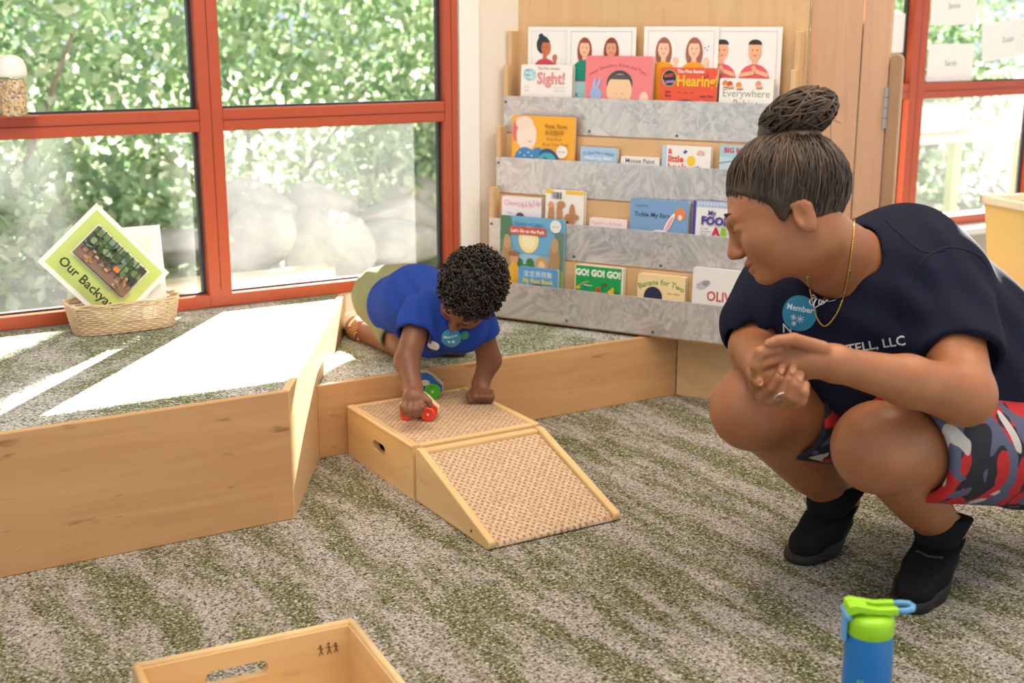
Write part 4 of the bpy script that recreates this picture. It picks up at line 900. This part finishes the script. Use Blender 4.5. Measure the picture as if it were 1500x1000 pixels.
def m_cloth(name, c, weave=900, var=.85):
    m, nt, b = newmat(name); n = noise(nt, mapping(nt), 22, 4, .6); L(nt, mix(nt, n, tuple(x*var for x in c), c), b.inputs['Base Color']); b.inputs['Roughness'].default_value = .92; b.inputs['Specular IOR Level'].default_value = .12
    bump(nt, b, noise(nt, mapping(nt), weave, 2), .12, .001); return m
def folds(dirs):
    """cloth folds: a few soft ridges given as (point, direction across, half length dir, wavelength, amplitude, reach)"""
    def f(P):
        d = np.zeros(P.shape[:2])
        for c, n, wl, amp, reach in dirs:
            q = P-_v(c); r2 = (q*q).sum(-1); d += amp*np.sin((q@_v(n))*2*math.pi/wl)*np.exp(-r2/(reach*reach))
        return d
    return f
def strands(mb, F, starts, end, ell_c, ell_r, lift, rad, rng, n=9, wob=.004):
    """hair strands over an ellipsoid scalp from start points to the gathering point"""
    c = np.array(ell_c); r = np.array(ell_r)
    for s in starts:
        a = (np.array(s)-c)/r; a /= np.linalg.norm(a); b = (np.array(end)+rng.normal(size=3)*.012-c)/r; b /= np.linalg.norm(b); om = math.acos(np.clip(a@b, -1, 1)); P = []
        ph = rng.random()*6.28; l_ = lift+rng.random()*.006
        for t in np.linspace(0, 1, n):
            q = (math.sin((1-t)*om)*a+math.sin(t*om)*b)/max(math.sin(om), 1e-3); q = q/np.linalg.norm(q)
            x = c+q*(r+l_*min(1, .35+t*2)); x = x+rng.normal(size=3)*.0008+np.cross(q, [0, 0, 1.])*wob*math.sin(ph+t*5)*math.sin(t*3.14); P.append(F.p(*x))
        mb.tube(P, [rad*(.4+.6*math.sin(.3+2.5*t)) for t in np.linspace(0, 1, n)], 4, cap=False)
def hair_mat(name, c0, c1):
    m, nt, b = newmat(name); g = N(nt, 'ShaderNodeNewGeometry'); L(nt, ramp(nt, g.outputs['Random Per Island'], [(0, c0), (.7, c0), (1, c1)]), b.inputs['Base Color']); b.inputs['Roughness'].default_value = .42; return m
def spline(P, n):
    P = np.array(P, float); t = np.linspace(0, len(P)-1, n); i = np.clip(t.astype(int), 0, len(P)-2); f_ = (t-i)[:, None]
    p0, p1, p2, p3 = P[np.maximum(i-1, 0)], P[i], P[i+1], P[np.minimum(i+2, len(P)-1)]
    return .5*((2*p1)+(-p0+p2)*f_+(2*p0-5*p1+4*p2-p3)*f_**2+(-p0+3*p1-3*p2+p3)*f_**3)
# ------------------------------------------------------------------ the woman squatting at the right
wr = dep(1300, 860, 2.47)
woman = thing('person', 'squatting adult in a navy t-shirt and red camouflage shorts watching the child', 'person', (wr[0], wr[1], 0))
SKIN = m_skin('tan_skin', (.37,.145,.062), (.30,.112,.046)); LIP = m_skin('lips', (.34,.105,.075), (.29,.09,.06)); NAIL = flat('BE8268', .3)
D_ = dep
hipL, hipR = D_(1470, 648, 2.45), D_(1330, 612, 2.62); knL, knR = D_(1287, 655, 2.23), D_(1102, 598, 2.40); anL, anR = D_(1384, 778, 2.46), D_(1230, 732, 2.64)
shL, shR = D_(1380, 412, 2.36), D_(1150, 402, 2.50); elL, elR = D_(1412, 578, 2.17), D_(1105, 508, 2.38); wrL, wrR = D_(1222, 532, 2.045), D_(1126, 556, 2.12)
HF = Frame(D_(1150, 312, 2.20), camv(-.896, -.375, .24), camv(-.362, .927, .097))
nk0, nk1 = HF.p(-.034, 0, -.055), D_(1262, 392, 2.37)
body = head_prims(HF)+[seg(nk0, nk1, .052, .064, .03), seg(HF.p(.0, 0, -.07), D_(1222, 405, 2.30), .035, .045, .03),
    seg(shL, shR, .065, .065, .05), seg(D_(1275, 440, 2.40), D_(1400, 560, 2.48), .12, .125, .05), seg(D_(1400, 560, 2.48), D_(1400, 630, 2.54), .125, .12, .04),
    seg(hipL, knL, .092, .074, .03), seg(hipR, knR, .092, .072, .03), ell(knL, (.076, .076, .076), k=.03), ell(knR, (.074, .074, .074), k=.03)]
for kn, an in ((knL, anL), (knR, anR)):
    c = kn+(an-kn)*.38; back = np.array([.6, .3, -.15])*.028
    body += [seg(kn, an, .060, .038, .012), seg(kn+(an-kn)*.15+back, kn+(an-kn)*.6+back*.8, .052, .046, .03), seg(an, an+np.array([-.03, 0, -.05]), .034, .028, .02)]
body += [seg(shL, elL, .058, .050, .03), seg(elL, elL+(wrL-elL)*.45, .050, .041, .022), seg(elL+(wrL-elL)*.45, wrL, .041, .0275, .02), seg(shR, elR, .054, .045, .03), seg(elR, wrR, .043, .027, .02)]
# left hand over the right one
palmR = np.array([camv(1, -.12, .1), camv(.1, 1, .15), camv(-.1, -.1, 1)])
body += [seg(wrL, D_(1190, 526, 2.035), .027, .026, .02), ell(D_(1163, 525, 2.035), (.050, .036, .022), palmR, .015)]
body += hand_fingers([([D_(1205, 511, 2.02), D_(1162, 497, 2.005), D_(1139, 499, 1.998), D_(1126, 503, 1.996)], (.013, .0108, .0092, .0075)),
    ([D_(1140, 510, 2.015), D_(1113, 516, 1.998), D_(1105, 536, 2.0), D_(1110, 552, 2.012)], (.0105, .0094, .0084, .0074)),
    ([D_(1140, 525, 2.02), D_(1112, 533, 2.006), D_(1107, 548, 2.01), D_(1117, 560, 2.022)], (.0105, .0094, .0084, .0074)),
    ([D_(1143, 538, 2.03), D_(1120, 548, 2.018), D_(1122, 562, 2.022)], (.0100, .0090, .0078))], .0025)
# right hand cupped underneath, fingertips up
body += [seg(wrR, D_(1130, 572, 2.085), .026, .026, .02), ell(D_(1143, 577, 2.065), (.040, .022, .030), np.array([camv(1, -.2, 0), camv(.2, 1, .2), camv(0, -.2, 1)]), .012)]
fing = []
for (bx_, by_), (px_, py_), (tx_, ty_), d0 in (((1120, 578), (1129, 567), (1146, 539), 2.012), ((1133, 587), (1146, 576), (1162, 537), 2.004), ((1148, 591), (1160, 582), (1172, 548), 2.000), ((1163, 590), (1174, 586), (1180, 563), 2.000)):
    fing.append(([D_(bx_, by_, d0+.045), D_(px_, py_, d0), D_((px_+tx_)/2+1, (py_+ty_)/2, d0-.006), D_(tx_, ty_, d0+.004)], (.0095, .0092, .0084, .0072)))
fing.append(([D_(1108, 566, 2.07), D_(1102, 545, 2.03), D_(1112, 560, 2.005)], (.0115, .0105, .0085)))
body += hand_fingers(fing, .002)
lipc = HF.p(.09, 0, -.0638)
def bodymat(C):
    q = (C-HF.o)@HF.R.T; ids = np.zeros(len(C), int); ids[(q[:, 0] > .083) & (np.abs(q[:, 1]) < .021) & (q[:, 2] < -.052) & (q[:, 2] > -.0765)] = 1; return ids
_, WBV, WBQ = sdf_object('body', body, .0025, [SKIN, LIP], woman, 2, matfn=bodymat)
for (px_, py_, d_, r_, up) in ((1146, 541, 1.9985, .0058, (.25, 1, 0)), (1162, 540, 1.9885, .006, (.2, 1, 0)), (1173, 551, 1.985, .006, (.15, 1, 0)), (1113, 558, 1.996, .0058, (.35, -1, 0)), (1128, 501, 1.9885, .0058, (-1, -.2, 0))):
    a = camv(*up); n_ = -_F; b_ = np.cross(n_, a)
    mb = MB(); c = D_(px_, py_, d_); mb.add([c+a*r_*1.25*math.cos(t_)+b_*r_*.8*math.sin(t_)-n_*.0022*(math.sin(t_)**2) for t_ in np.linspace(0, 2*math.pi, 15)[:-1]], [tuple(range(14))]); mb.build('fingernail', NAIL, woman)
# eyebrow, lashes
for s in (1, -1):
    MB().tube([HF.p(.0935, s*.012, .030), HF.p(.094, s*.026, .0345), HF.p(.083, s*.044, .030)], [.0022, .0026, .0012], 6).build('eyebrow', flat('2E1D15', .8), woman)
    MB().tube([HF.p(.0905, s*.019, .0015), HF.p(.0925, s*.030, -.0005), HF.p(.0845, s*.045, -.0005)], [.0008, .0013, .0008], 5).build('eyelashes', flat('1E1410', .8), woman)
# hair: cap and gathered strands to a bun
HAIRM = hair_mat('dark_brown_hair', (.033,.018,.010), (.13,.07,.036)); rng = np.random.default_rng(11)
sc_c, sc_r = (-.018, 0, .036), (.099, .081, .092)
cap = [HF.e(sc_c, (.105, .086, .098), .02), plane(HF.p(.080, 0, .068), -(HF.z-HF.x*.86), .012)]
for s in (-1, 1): cap += [HF.e((.004, s*.070, .004), (.012, .007, .026), .012)]
cap += [HF.e((-.062, 0, .118), (.045, .042, .03), .03)]
hr, _, _ = sdf_object('hair', cap, .004, HAIRM, woman, 2)
mb = MB(); st = []
while len(st) < 700:
    q = rng.normal(size=3); q /= np.linalg.norm(q); x = np.array(sc_c)+q*np.array(sc_r); e = (x[2]-.068)-.86*(x[0]-.080)
    if -.003 < e < (.05 if rng.random() < .4 else .012): st.append(x)
strands(mb, HF, st, (-.060, 0, .124), sc_c, sc_r, .006, .0016, rng)
s_ = mb.build('hair_strands', HAIRM, hr, smooth=True); s_['kind'] = 'stuff'
bc = np.array((-.084, 0, .147)); br = np.array((.066, .060, .040))
bun = [HF.e(bc, br*.95, .01), HF.e(bc+(.058, .008, -.012), (.020, .03, .022), .015)]
bn, _, _ = sdf_object('hair_bun', bun, .004, HAIRM, woman, 2)
mb = MB()
for k in range(150):
    ax = rng.normal(size=3)*np.array((.5, .5, 1)); ax /= np.linalg.norm(ax); u = np.cross(ax, rng.normal(size=3)); u /= np.linalg.norm(u); w = np.cross(ax, u); a0 = rng.random()*6.28; ln = 1.4+rng.random()*2.2; off = rng.normal()*.35
    mb.tube([HF.p(*(bc+(math.cos(a)*u*math.cos(off)+math.sin(a)*w*math.cos(off)+ax*math.sin(off))*(br*(1.02+.05*math.sin(3*a+k))))) for a in np.linspace(a0, a0+ln, 12)], .0024, 4, cap=False)
for k in range(6):      # loose flyaway hairs
    p0 = bc+rng.normal(size=3)*.02+(rng.choice([-.05, .06]), .03, -.03); p1 = p0+rng.normal(size=3)*.012+(.008, 0, .012); p2 = p1+rng.normal(size=3)*.012+(.006, 0, -.012); p3 = p2+rng.normal(size=3)*.010+(0, 0, -.02); mb.tube(spline([HF.p(*x_) for x_ in (p0, p1, p2, p3)], 12), .0004, 3, cap=False)
b_s = mb.build('bun_strands', HAIRM, bn, smooth=True); b_s['kind'] = 'stuff'
# t-shirt
NAVY = m_cloth('navy_cotton', (.012,.014,.032))
hemL = D_(1406, 530, 2.235); axL = elL-shL; axL /= np.linalg.norm(axL); hemR = D_(1110, 474, 2.41); axR = elR-shR; axR /= np.linalg.norm(axR)
slv_l = [seg(shL, hemL+axL*.03, .082, .080, .03), plane(hemL, axL, .003)]
torso = [seg(shL+(shR-shL)*.12, shR+(shL-shR)*.08, .083, .075, .05), seg(D_(1290, 425, 2.385), D_(1395, 545, 2.47), .138, .150, .06), seg(D_(1395, 545, 2.47), D_(1415, 610, 2.53), .150, .145, .05), seg(D_(1210, 450, 2.375), D_(1270, 540, 2.40), .10, .105, .06), seg(D_(1330, 372, 2.44), D_(1420, 480, 2.50), .095, .12, .06)]
slv_r = [seg(shR, hemR+axR*.03, .078, .072, .03)]
fold = folds([(D_(1300, 480, 2.3), camv(.5, 1, 0), .075, .0045, .16), (D_(1380, 430, 2.3), camv(1, .5, 0), .06, .004, .12), (D_(1130, 440, 2.4), camv(1, -.3, 0), .045, .004, .10), (D_(1440, 480, 2.4), camv(.9, .6, 0), .07, .004, .15)])
shirt_pr = torso+slv_r+[plane(hemR, axR+np.array([0, 0, -.3]), .003)]
# the left sleeve is cut by its own hem before it joins the trunk
shirt_pr = slv_l[:1]+[slv_l[1]]+[dict(q) for q in torso]+[seg(shR, hemR, .076, .074, .03)]
shirt_pr += [seg(elL, elL+(hemL-elL)*.86, .062, .066, .004, 'S'), seg(elR, hemR-axR*.02, .056, .060, .004, 'S'), seg(nk0, nk1, .058, .068, .006, 'S'), seg(HF.p(.0, 0, -.07), D_(1218, 405, 2.28), .036, .042, .006, 'S'), plane(D_(1405, 640, 2.53), camv(.15, -1, 0), .01)]
shirt, SV, SQ = sdf_object('t_shirt', shirt_pr, .004, NAVY, woman, 2, fold)
sb = bvh_of(SV, SQ)
pr_ = Print(.0003); subdiv_disc(pr_, 0, 0, .0325, '1F86A8'); pr_.text('Member', 0, .004, .0150, 'D9EAF2', .02, 'CENTER')
def flake(p, x, y, r):
    for k in range(4): a = math.pi*k/4; p.line([(x-r*math.cos(a), y-r*math.sin(a)), (x+r*math.cos(a), y+r*math.sin(a))], .0011, 'D9EAF2')
for x, y, r in ((-.009, -.009, .0055), (.004, -.010, .0075), (-.006, -.020, .005)): flake(pr_, x, y, r)
bx_ax = camv(1, -.2, -.35); by_ax = camv(.2, 1, -.1); by_ax = by_ax-bx_ax*(by_ax@bx_ax); by_ax /= np.linalg.norm(by_ax)
bdg = decal(pr_, sb, D_(1165, 459, 2.25), bx_ax, by_ax, woman, 'member_badge'); bdg['label'] = 'round teal sticker reading Member'
pr_ = Print(.0); pr_.text('TELL, LLC', -.010, -.006, .024, 'C9CCD6', .012, rot=9)
tx_ax = camv(1, .02, -.3); ty_ax = camv(-.02, 1, -.15); ty_ax = ty_ax-tx_ax*(ty_ax@tx_ax); ty_ax /= np.linalg.norm(ty_ax)
decal(pr_, sb, D_(1248, 522, 2.22), tx_ax, ty_ax, woman, 'shirt_lettering')
pr_ = Print(.0); pr_.text('N', 0, 0, .024, 'C9CCD6', .01); decal(pr_, sb, D_(1140, 497, 2.25), tx_ax, ty_ax, woman, 'shirt_letter')
# necklaces
def drape(pts, lift):
    out = []
    for x, y, d in pts:
        c = D_(x, y, 1.9); r_ = c-_C; r_ /= np.linalg.norm(r_); h_ = bodb.ray_cast(Vector(_C+r_*1.7), Vector(r_)); h2 = sb.ray_cast(Vector(_C+r_*1.7), Vector(r_)); ds = [np.linalg.norm(np.array(q[0])-_C) for q in (h_, h2) if q[0] is not None]; t_ = min(ds) if ds else d*1.03; out.append(_C+r_*(t_-lift))
    return np.array(out)
bodb = bvh_of(WBV, WBQ)
GOLD = flat('D9B45A', .25, 1.0); SILVER = flat('D8D8DC', .25, 1.0)
ch = drape(spline([(1252, 316, 2.3), (1250, 345, 2.3), (1245, 385, 2.3), (1238, 425, 2.25), (1226, 458, 2.2), (1210, 477, 2.2), (1198, 468, 2.2), (1190, 440, 2.2), (1183, 405, 2.2)], 90), .003)
nk = MB()
for i in range(len(ch)-1):
    a, b_ = ch[i], ch[i+1]; nk.tube([a, (a+b_)/2, b_], [.0011, .0021, .0011], 5)
nk.build('gold_chain', GOLD, woman, smooth=True)
ch2 = drape(spline([(1246, 395, 2.3), (1238, 425, 2.2), (1225, 438, 2.2), (1212, 441, 2.2), (1198, 438, 2.2), (1190, 425, 2.2), (1186, 405, 2.2)], 60), .0025)
MB().tube(ch2, .0008, 5).build('silver_chain', SILVER, woman, smooth=True)
pd = drape(spline([(1190, 432, 2.2), (1196, 436, 2), (1190, 447, 2), (1186, 441, 2), (1194, 436, 2), (1192, 450, 2), (1200, 447, 2), (1204, 442, 2), (1201, 438, 2), (1200, 446, 2), (1207, 444, 2), (1210, 438, 2), (1207, 436, 2), (1206, 443, 2), (1213, 438, 2)], 80), .004)
MB().tube(pd, .0014, 5).build('name_pendant', SILVER, woman, smooth=True)
rg = D_(1143, 580, 2.0); MB().tube([rg+(camv(1, .45, 0)*math.cos(a)+camv(-.2, .5, -1)*math.sin(a))*.0098 for a in np.linspace(0, 2*math.pi, 20)[:-1]], .0012, 6, closed=True).build('ring', SILVER, woman, smooth=True)
for nm_, pts_ in (('shoulder_seam', [(1298, 322), (1318, 342), (1352, 368), (1385, 366)]), ('sleeve_seam', [(1448, 392), (1430, 372), (1390, 362), (1355, 378), (1334, 410), (1323, 445), (1321, 482)])):
    MB().tube(drape(spline([(x, y, 2.3) for x, y in pts_], 40), .0006), .0014, 5).build(nm_, flat('0C0E1A', .9), woman, smooth=True)
# shorts with camouflage print
m, nt, b = newmat('red_camouflage'); v = mapping(nt, (9, 9, 5.5), rot=(.3, .5, .2))
n1 = noise(nt, v, 1.0, 1.5, .5, 1.2); n2 = noise(nt, mapping(nt, (10, 10, 6), loc=(4, 2, 1)), 1.0, 1.5, .5, 1.2); n3 = noise(nt, mapping(nt, (12, 12, 5), loc=(1, 7, 3)), 1.0, 1, .5, 1.2)
def hardstep(nt, f, t): return ramp(nt, f, [(t-.004, (0,0,0)), (t+.004, (1,1,1))])
c = mix(nt, hardstep(nt, n1, .53), (.010,.010,.020), (.46,.012,.016)); c = mix(nt, hardstep(nt, n2, .60), c, (.085,.095,.17)); c = mix(nt, hardstep(nt, n3, .655), c, (.52,.48,.45))
L(nt, c, b.inputs['Base Color']); b.inputs['Roughness'].default_value = .85; CAMO = m
tL, tR = knL-hipL, knR-hipR; heL, heR = hipL+tL*.80, hipR+tR*.76
nL = tL/np.linalg.norm(tL); nR = tR/np.linalg.norm(tR)
sp = [seg(hipR, heR+nR*.03, .115, .092, .03), plane(heR, nR, .003)]
sdf_object('shorts_leg', sp+[seg(knR, hipR, .079, .090, .004, 'S')], .004, CAMO, woman, 2)
sp = [seg(hipL, heL+nL*.03, .122, .097, .03), plane(heL, nL-camv(0, 1, 0)*.35, .003), seg(D_(1455, 618, 2.55), D_(1400, 622, 2.56), .138, .125, .04), ell(D_(1492, 655, 2.56), (.125, .125, .125), k=.04)]
sdf_object('shorts', sp+[seg(knL, hipL, .083, .092, .004, 'S')], .004, CAMO, woman, 2)
# shoes
BLACK = m_cloth('black_knit', (.012,.012,.013), 400); SOLE = flat('141415', .7)
def shoe(toe, ank, nm):
    toe = _v(toe); heel = np.array([ank[0], ank[1], 0])+(np.array([ank[0], ank[1], 0])-toe)*.12; d = heel-toe; d[2] = 0; Ln = np.linalg.norm(d); d /= Ln; side = np.cross([0, 0, 1.], d)
    lift = .075; ball = toe+d*.085
    def q(s, w, z):      # s metres back from the toe along the bent sole
        zz = max(0, (s-.085))/max(Ln-.085, .1)*lift; return toe+d*s+side*w+np.array([0, 0, z+zz])
    Lh = Ln+.01
    up = [seg(q(.042, 0, .036), q(.10, 0, .044), .036, .042, .02), seg(q(.10, .0, .044), q(Lh-.045, 0, .050), .042, .036, .02), seg(q(Lh-.05, 0, .05), q(Lh-.035, 0, .09), .037, .034, .02), seg(q(.12, 0, .06), q(Lh-.075, 0, .10), .034, .040, .02), seg(q(Lh-.07, 0, .08), ank+np.array([0, 0, .045]), .048, .052, .02), plane(ank+np.array([0, 0, .002]), np.array([0, 0, 1.])-d*.35, .004)]
    o, V, Q = sdf_object(nm, up, .004, BLACK, woman, 2)
    sdf_object('sock', [seg(q(Lh-.07, 0, .08), ank+np.array([0, 0, .05])+d*.008, .046, .054, .02), plane(ank+np.array([0, 0, .036]), np.array([0, 0, 1.])+d*.2, .004)], .004, BLACK, o, 2)
    so = [seg(q(.040, .004, .012), q(.095, .006, .012), .040, .047, .02), seg(q(.095, .006, .012), q(Lh-.04, 0, .012), .046, .038, .02)]
    ups = np.array([0, 0, 1.]); slope = np.arctan2(lift, max(Ln-.085, .1)); nrm = np.array([0, 0, 1.])*math.cos(slope)-d*math.sin(slope)
    so += [plane(q(.04, 0, .028), ups*.7+nrm*.5, .006), plane(np.array([toe[0], toe[1], .001]), -ups, .002), plane(q(.12, 0, -.004), -nrm-ups*.12, .006)]
    sdf_object('sole', so, .004, SOLE, o, 2); bv = bvh_of(V, Q)
    for k in range(6):
        s0 = .105+.019*k; P = []
        for w in np.linspace(-.026, .026, 7):
            c = q(s0+abs(w)*.25, w, .20); h_ = bv.ray_cast(Vector(c), Vector((0, 0, -1)))
            if h_[0] is not None: P.append(np.array(h_[0])+np.array([0, 0, .002]))
        if len(P) > 2: MB().tube(P, .0028, 6).build('lace', flat('303033', .8), o, smooth=True)
    return o
shoe(onz(1163, 828, 0), anR, 'running_shoe'); shoe(onz(1325, 900, 0), anL, 'running_shoe')
# ------------------------------------------------------------------ the child kneeling on the platform
kid = thing('person', 'small child in a blue t-shirt kneeling on the platform pushing a toy car', 'person', (1.47, 3.0, hP))
KSK = m_skin('brown_skin', (.22,.088,.045), (.18,.068,.034))
KF = Frame(D_(687, 432, 3.07), camv(-.42, -.82, -.34), camv(.12, .36, -.92), .80)
ksR, ksL = D_(616, 462, 3.14), D_(700, 468, 3.19); keR, keL = D_(596, 528, 3.06), D_(717, 527, 3.245); kwR, kwL = D_(606, 570, 3.015), D_(704, 562, 3.24)
kkR, kkL = np.array([1.435, 2.965, .228]), np.array([1.575, 2.962, .228]); khR, khL = np.array([1.43, 3.11, .325]), np.array([1.53, 3.12, .325]); kaR, kaL = np.array([1.425, 3.235, .212]), np.array([1.60, 3.22, .212])
kb = head_prims(KF, True)+[KF.g((-.03, 0, -.05), (-.06, 0, -.10), .05, .05, .02), seg(KF.p(-.03, 0, -.06), (ksR+ksL)/2, .036, .036, .02), seg(ksR, ksL, .036, .036, .02), seg((ksR+ksL)/2, (khR+khL)/2, .045, .06, .03),
    seg(ksR, keR, .034, .029, .015), seg(keR, kwR, .029, .021, .015), seg(ksL, keL, .034, .029, .015), seg(keL, kwL, .029, .021, .015),
    seg(khR, kkR, .058, .046, .02), seg(khL, kkL, .058, .046, .02), seg(kkR, kaR, .043, .029, .015), seg(kkL, kaL, .043, .029, .015)]
# right hand gripping the car from above
kb += [seg(kwR, D_(606, 581, 2.995), .021, .022, .012), ell(D_(606, 583, 2.99), (.028, .021, .020), np.array([camv(1, -.1, 0), camv(.1, 1, 0), camv(0, 0, 1)]), .01)]
kb += hand_fingers([([D_(594, 586, 2.985), D_(590, 596, 2.972), D_(592, 606, 2.972)], (.0085, .0078, .0065)), ([D_(601, 588, 2.98), D_(599, 600, 2.965), D_(600, 609, 2.966)], (.0085, .0080, .0066)),
    ([D_(609, 588, 2.98), D_(608, 600, 2.964), D_(608, 609, 2.966)], (.0085, .0080, .0066)), ([D_(616, 586, 2.985), D_(618, 597, 2.968), D_(615, 606, 2.968)], (.0085, .0078, .0066)), ([D_(620, 580, 2.99), D_(628, 588, 2.985), D_(630, 594, 2.985)], (.009, .008, .007))], .003)
# left fist resting on the block
kb += [seg(kwL, D_(704, 574, 3.228), .021, .022, .012), ell(D_(705, 578, 3.222), (.027, .017, .022), np.array([camv(1, 0, 0), camv(0, 1, 0), camv(0, 0, 1)]), .01)]
kb += hand_fingers([([D_(x, 574, 3.212), D_(x+1, 581, 3.192), D_(x, 587, 3.202)], (.0085, .0085, .0075)) for x in (695, 704, 712, 719)]+[([D_(692, 572, 3.225), D_(687, 579, 3.205), D_(689, 587, 3.195)], (.009, .0085, .007))], .003)
sdf_object('body', kb, .003, KSK, kid, 2)
for s in (1, -1): MB().tube([KF.p(.0925, s*.016, .029), KF.p(.0935, s*.028, .032), KF.p(.084, s*.043, .028)], [.0014, .0018, .001], 5).build('eyebrow', flat('1A100B', .8), kid); MB().tube([KF.p(.0905, s*.019, -.002), KF.p(.0925, s*.031, -.005), KF.p(.0845, s*.045, -.003)], .0011, 5).build('eyelashes', flat('120C09', .8), kid)
KHAIR = hair_mat('curly_black_brown_hair', (.014,.008,.005), (.05,.026,.013)); rng = np.random.default_rng(4)
kc, kr = np.array((-.022, 0, .044)), np.array((.104, .092, .096))
hc = [KF.e(kc, kr*1.02, .02), plane(KF.p(.080, 0, .040), -(KF.z-KF.x*.62), .012)]
kh, _, _ = sdf_object('hair', hc, .004, KHAIR, kid, 1)
mb = MB(); n_ = 0
while n_ < 1500:
    q = rng.normal(size=3); q /= np.linalg.norm(q); x = kc+q*kr*(1.0+.12*rng.random()); e = (x[2]-.040)-.62*(x[0]-.080)
    if e < -.004: continue
    n_ += 1; u = np.cross(q, rng.normal(size=3)); u /= np.linalg.norm(u); w = np.cross(q, u)*.5+q*.8; r_ = .0055+.004*rng.random(); a0 = rng.random()*6.28
    mb.tube([KF.p(*(x+(u*math.cos(a)+w*math.sin(a))*r_+q*.004*math.sin(a*.5))) for a in np.linspace(a0, a0+4.6, 7)], .0019, 4, cap=False)
c_ = mb.build('curls', KHAIR, kh, smooth=True); c_['kind'] = 'stuff'
ROYAL = m_cloth('royal_blue_cotton', (.022,.060,.34)); OLIVE = m_cloth('olive_cotton', (.26,.27,.14))
mid = (ksR+ksL)/2
chest = D_(655, 462, 3.19)
ks = [seg(ksR+(ksL-ksR)*.08, ksL-(ksL-ksR)*.08, .052, .050, .03), seg(chest, D_(612, 440, 3.30), .074, .086, .04), seg(D_(612, 440, 3.30), D_(583, 447, 3.41), .086, .084, .04), seg(D_(672, 484, 3.15), D_(630, 490, 3.25), .05, .06, .03), seg(D_(648, 486, 3.14), D_(684, 488, 3.15), .044, .042, .03)]
aR, aL = keR-ksR, keL-ksL; aR /= np.linalg.norm(aR); aL /= np.linalg.norm(aL); hR, hL = ksR+aR*.062, ksL+aL*.045
ks = [seg(ksR, hR+aR*.02, .048, .052, .02), plane(hR, aR, .003)]+ks
ks2 = [seg(ksL, hL+aL*.02, .046, .048, .02), plane(hL, aL, .003)]
kf = folds([(D_(610, 440, 3.2), camv(.7, .6, 0), .045, .004, .10), (D_(640, 480, 3.1), camv(1, .2, 0), .035, .003, .07)])
cut = [seg(keR, ksR+aR*.02, .036, .040, .003, 'S'), KF.g((-.03, 0, -.05), (-.05, 0, -.085), .050, .050, .006, 'S')]
kshirt, KV, KQ = sdf_object('t_shirt', ks+cut, .0035, ROYAL, kid, 2, kf)
sdf_object('sleeve', ks2+[seg(keL, ksL+aL*.02, .035, .039, .003, 'S')], .0035, ROYAL, kid, 2)
kbv = bvh_of(KV, KQ); pr_ = Print(.0003); subdiv_disc(pr_, 0, 0, .024, '3A8AA8'); pr_.text('Member', 0, .002, .0105, 'D4E4EC', .01, 'CENTER')
for x, y, r in ((-.006, -.007, .004), (.004, -.008, .005)): flake(pr_, x, y, r)
by2 = camv(-.1, 1, -.5); bx2 = camv(1, .1, -.1); by2 = by2-bx2*(by2@bx2); by2 /= np.linalg.norm(by2)
decal(pr_, kbv, D_(660, 500, 3.08), bx2, by2, kid, 'member_badge')['label'] = 'round teal sticker on the blue shirt'
pr_ = Print(.0003); subdiv_disc(pr_, 0, 0, .016, 'E6ECEC', 3, 16); decal(pr_, kbv, D_(634, 508, 3.1), bx2, by2, kid, 'shirt_print')
pr_ = Print(.0003); subdiv_disc(pr_, 0, 0, .010, '2E8A5A', 3, 14); decal(pr_, kbv, D_(681, 490, 3.1), bx2, by2, kid, 'leaf_sticker')
nR_ = (kkR-khR)/np.linalg.norm(kkR-khR); nL_ = (kkL-khL)/np.linalg.norm(kkL-khL)
so = [seg(khR, kkR, .070, .062, .02), plane(khR+(kkR-khR)*.74, nR_, .003), seg(khR+(0, .01, .01), khL+(0, .01, .01), .078, .078, .03), ell((khR+khL)/2+np.array([-.01, .035, -.005]), (.095, .08, .08), k=.03), seg(kkR, khR, .051, .058, .003, 'S')]
sdf_object('shorts', so, .004, OLIVE, kid, 2, folds([(khR, camv(.6, .6, 0), .04, .003, .09)]))
sdf_object('shorts_leg', [seg(khL, kkL, .068, .060, .02), plane(khL+(kkL-khL)*.7, nL_, .003), seg(kkL, khL, .051, .058, .003, 'S')], .004, OLIVE, kid, 2)
m, nt, b = newmat('striped_shoe_fabric'); w = N(nt, 'ShaderNodeTexWave', bands_direction='DIAGONAL'); w.inputs['Scale'].default_value = 28; w.inputs['Distortion'].default_value = 2.5; L(nt, mapping(nt), w.inputs[0])
L(nt, ramp(nt, w.outputs[1], [(0, (.03,.03,.03)), (.3, (.75,.32,.05)), (.55, (.85,.62,.2)), (.75, (.5,.12,.05)), (1, (.05,.08,.2))]), b.inputs['Base Color']); b.inputs['Roughness'].default_value = .8
for a_, nm in ((kaR, 'kid_shoe'), (kaL, 'kid_shoe')):
    t0 = a_+np.array([0, .02, .0]); t1 = a_+np.array([.005, .105, -.004])
    o, _, _ = sdf_object('shoe', [seg(a_, t0+(0, .02, 0), .034, .033, .01), seg(t0+(0, .02, 0), t1, .032, .026, .015)], .004, m, kid, 2)
    sdf_object('sole', [seg(t0+(0, .01, .0), t1+(0, .006, 0), .036, .031, .01), plane(t0+(0, 0, .006), (0, -.25, -1), .003)], .004, flat('ECE6DC', .6), o, 2)
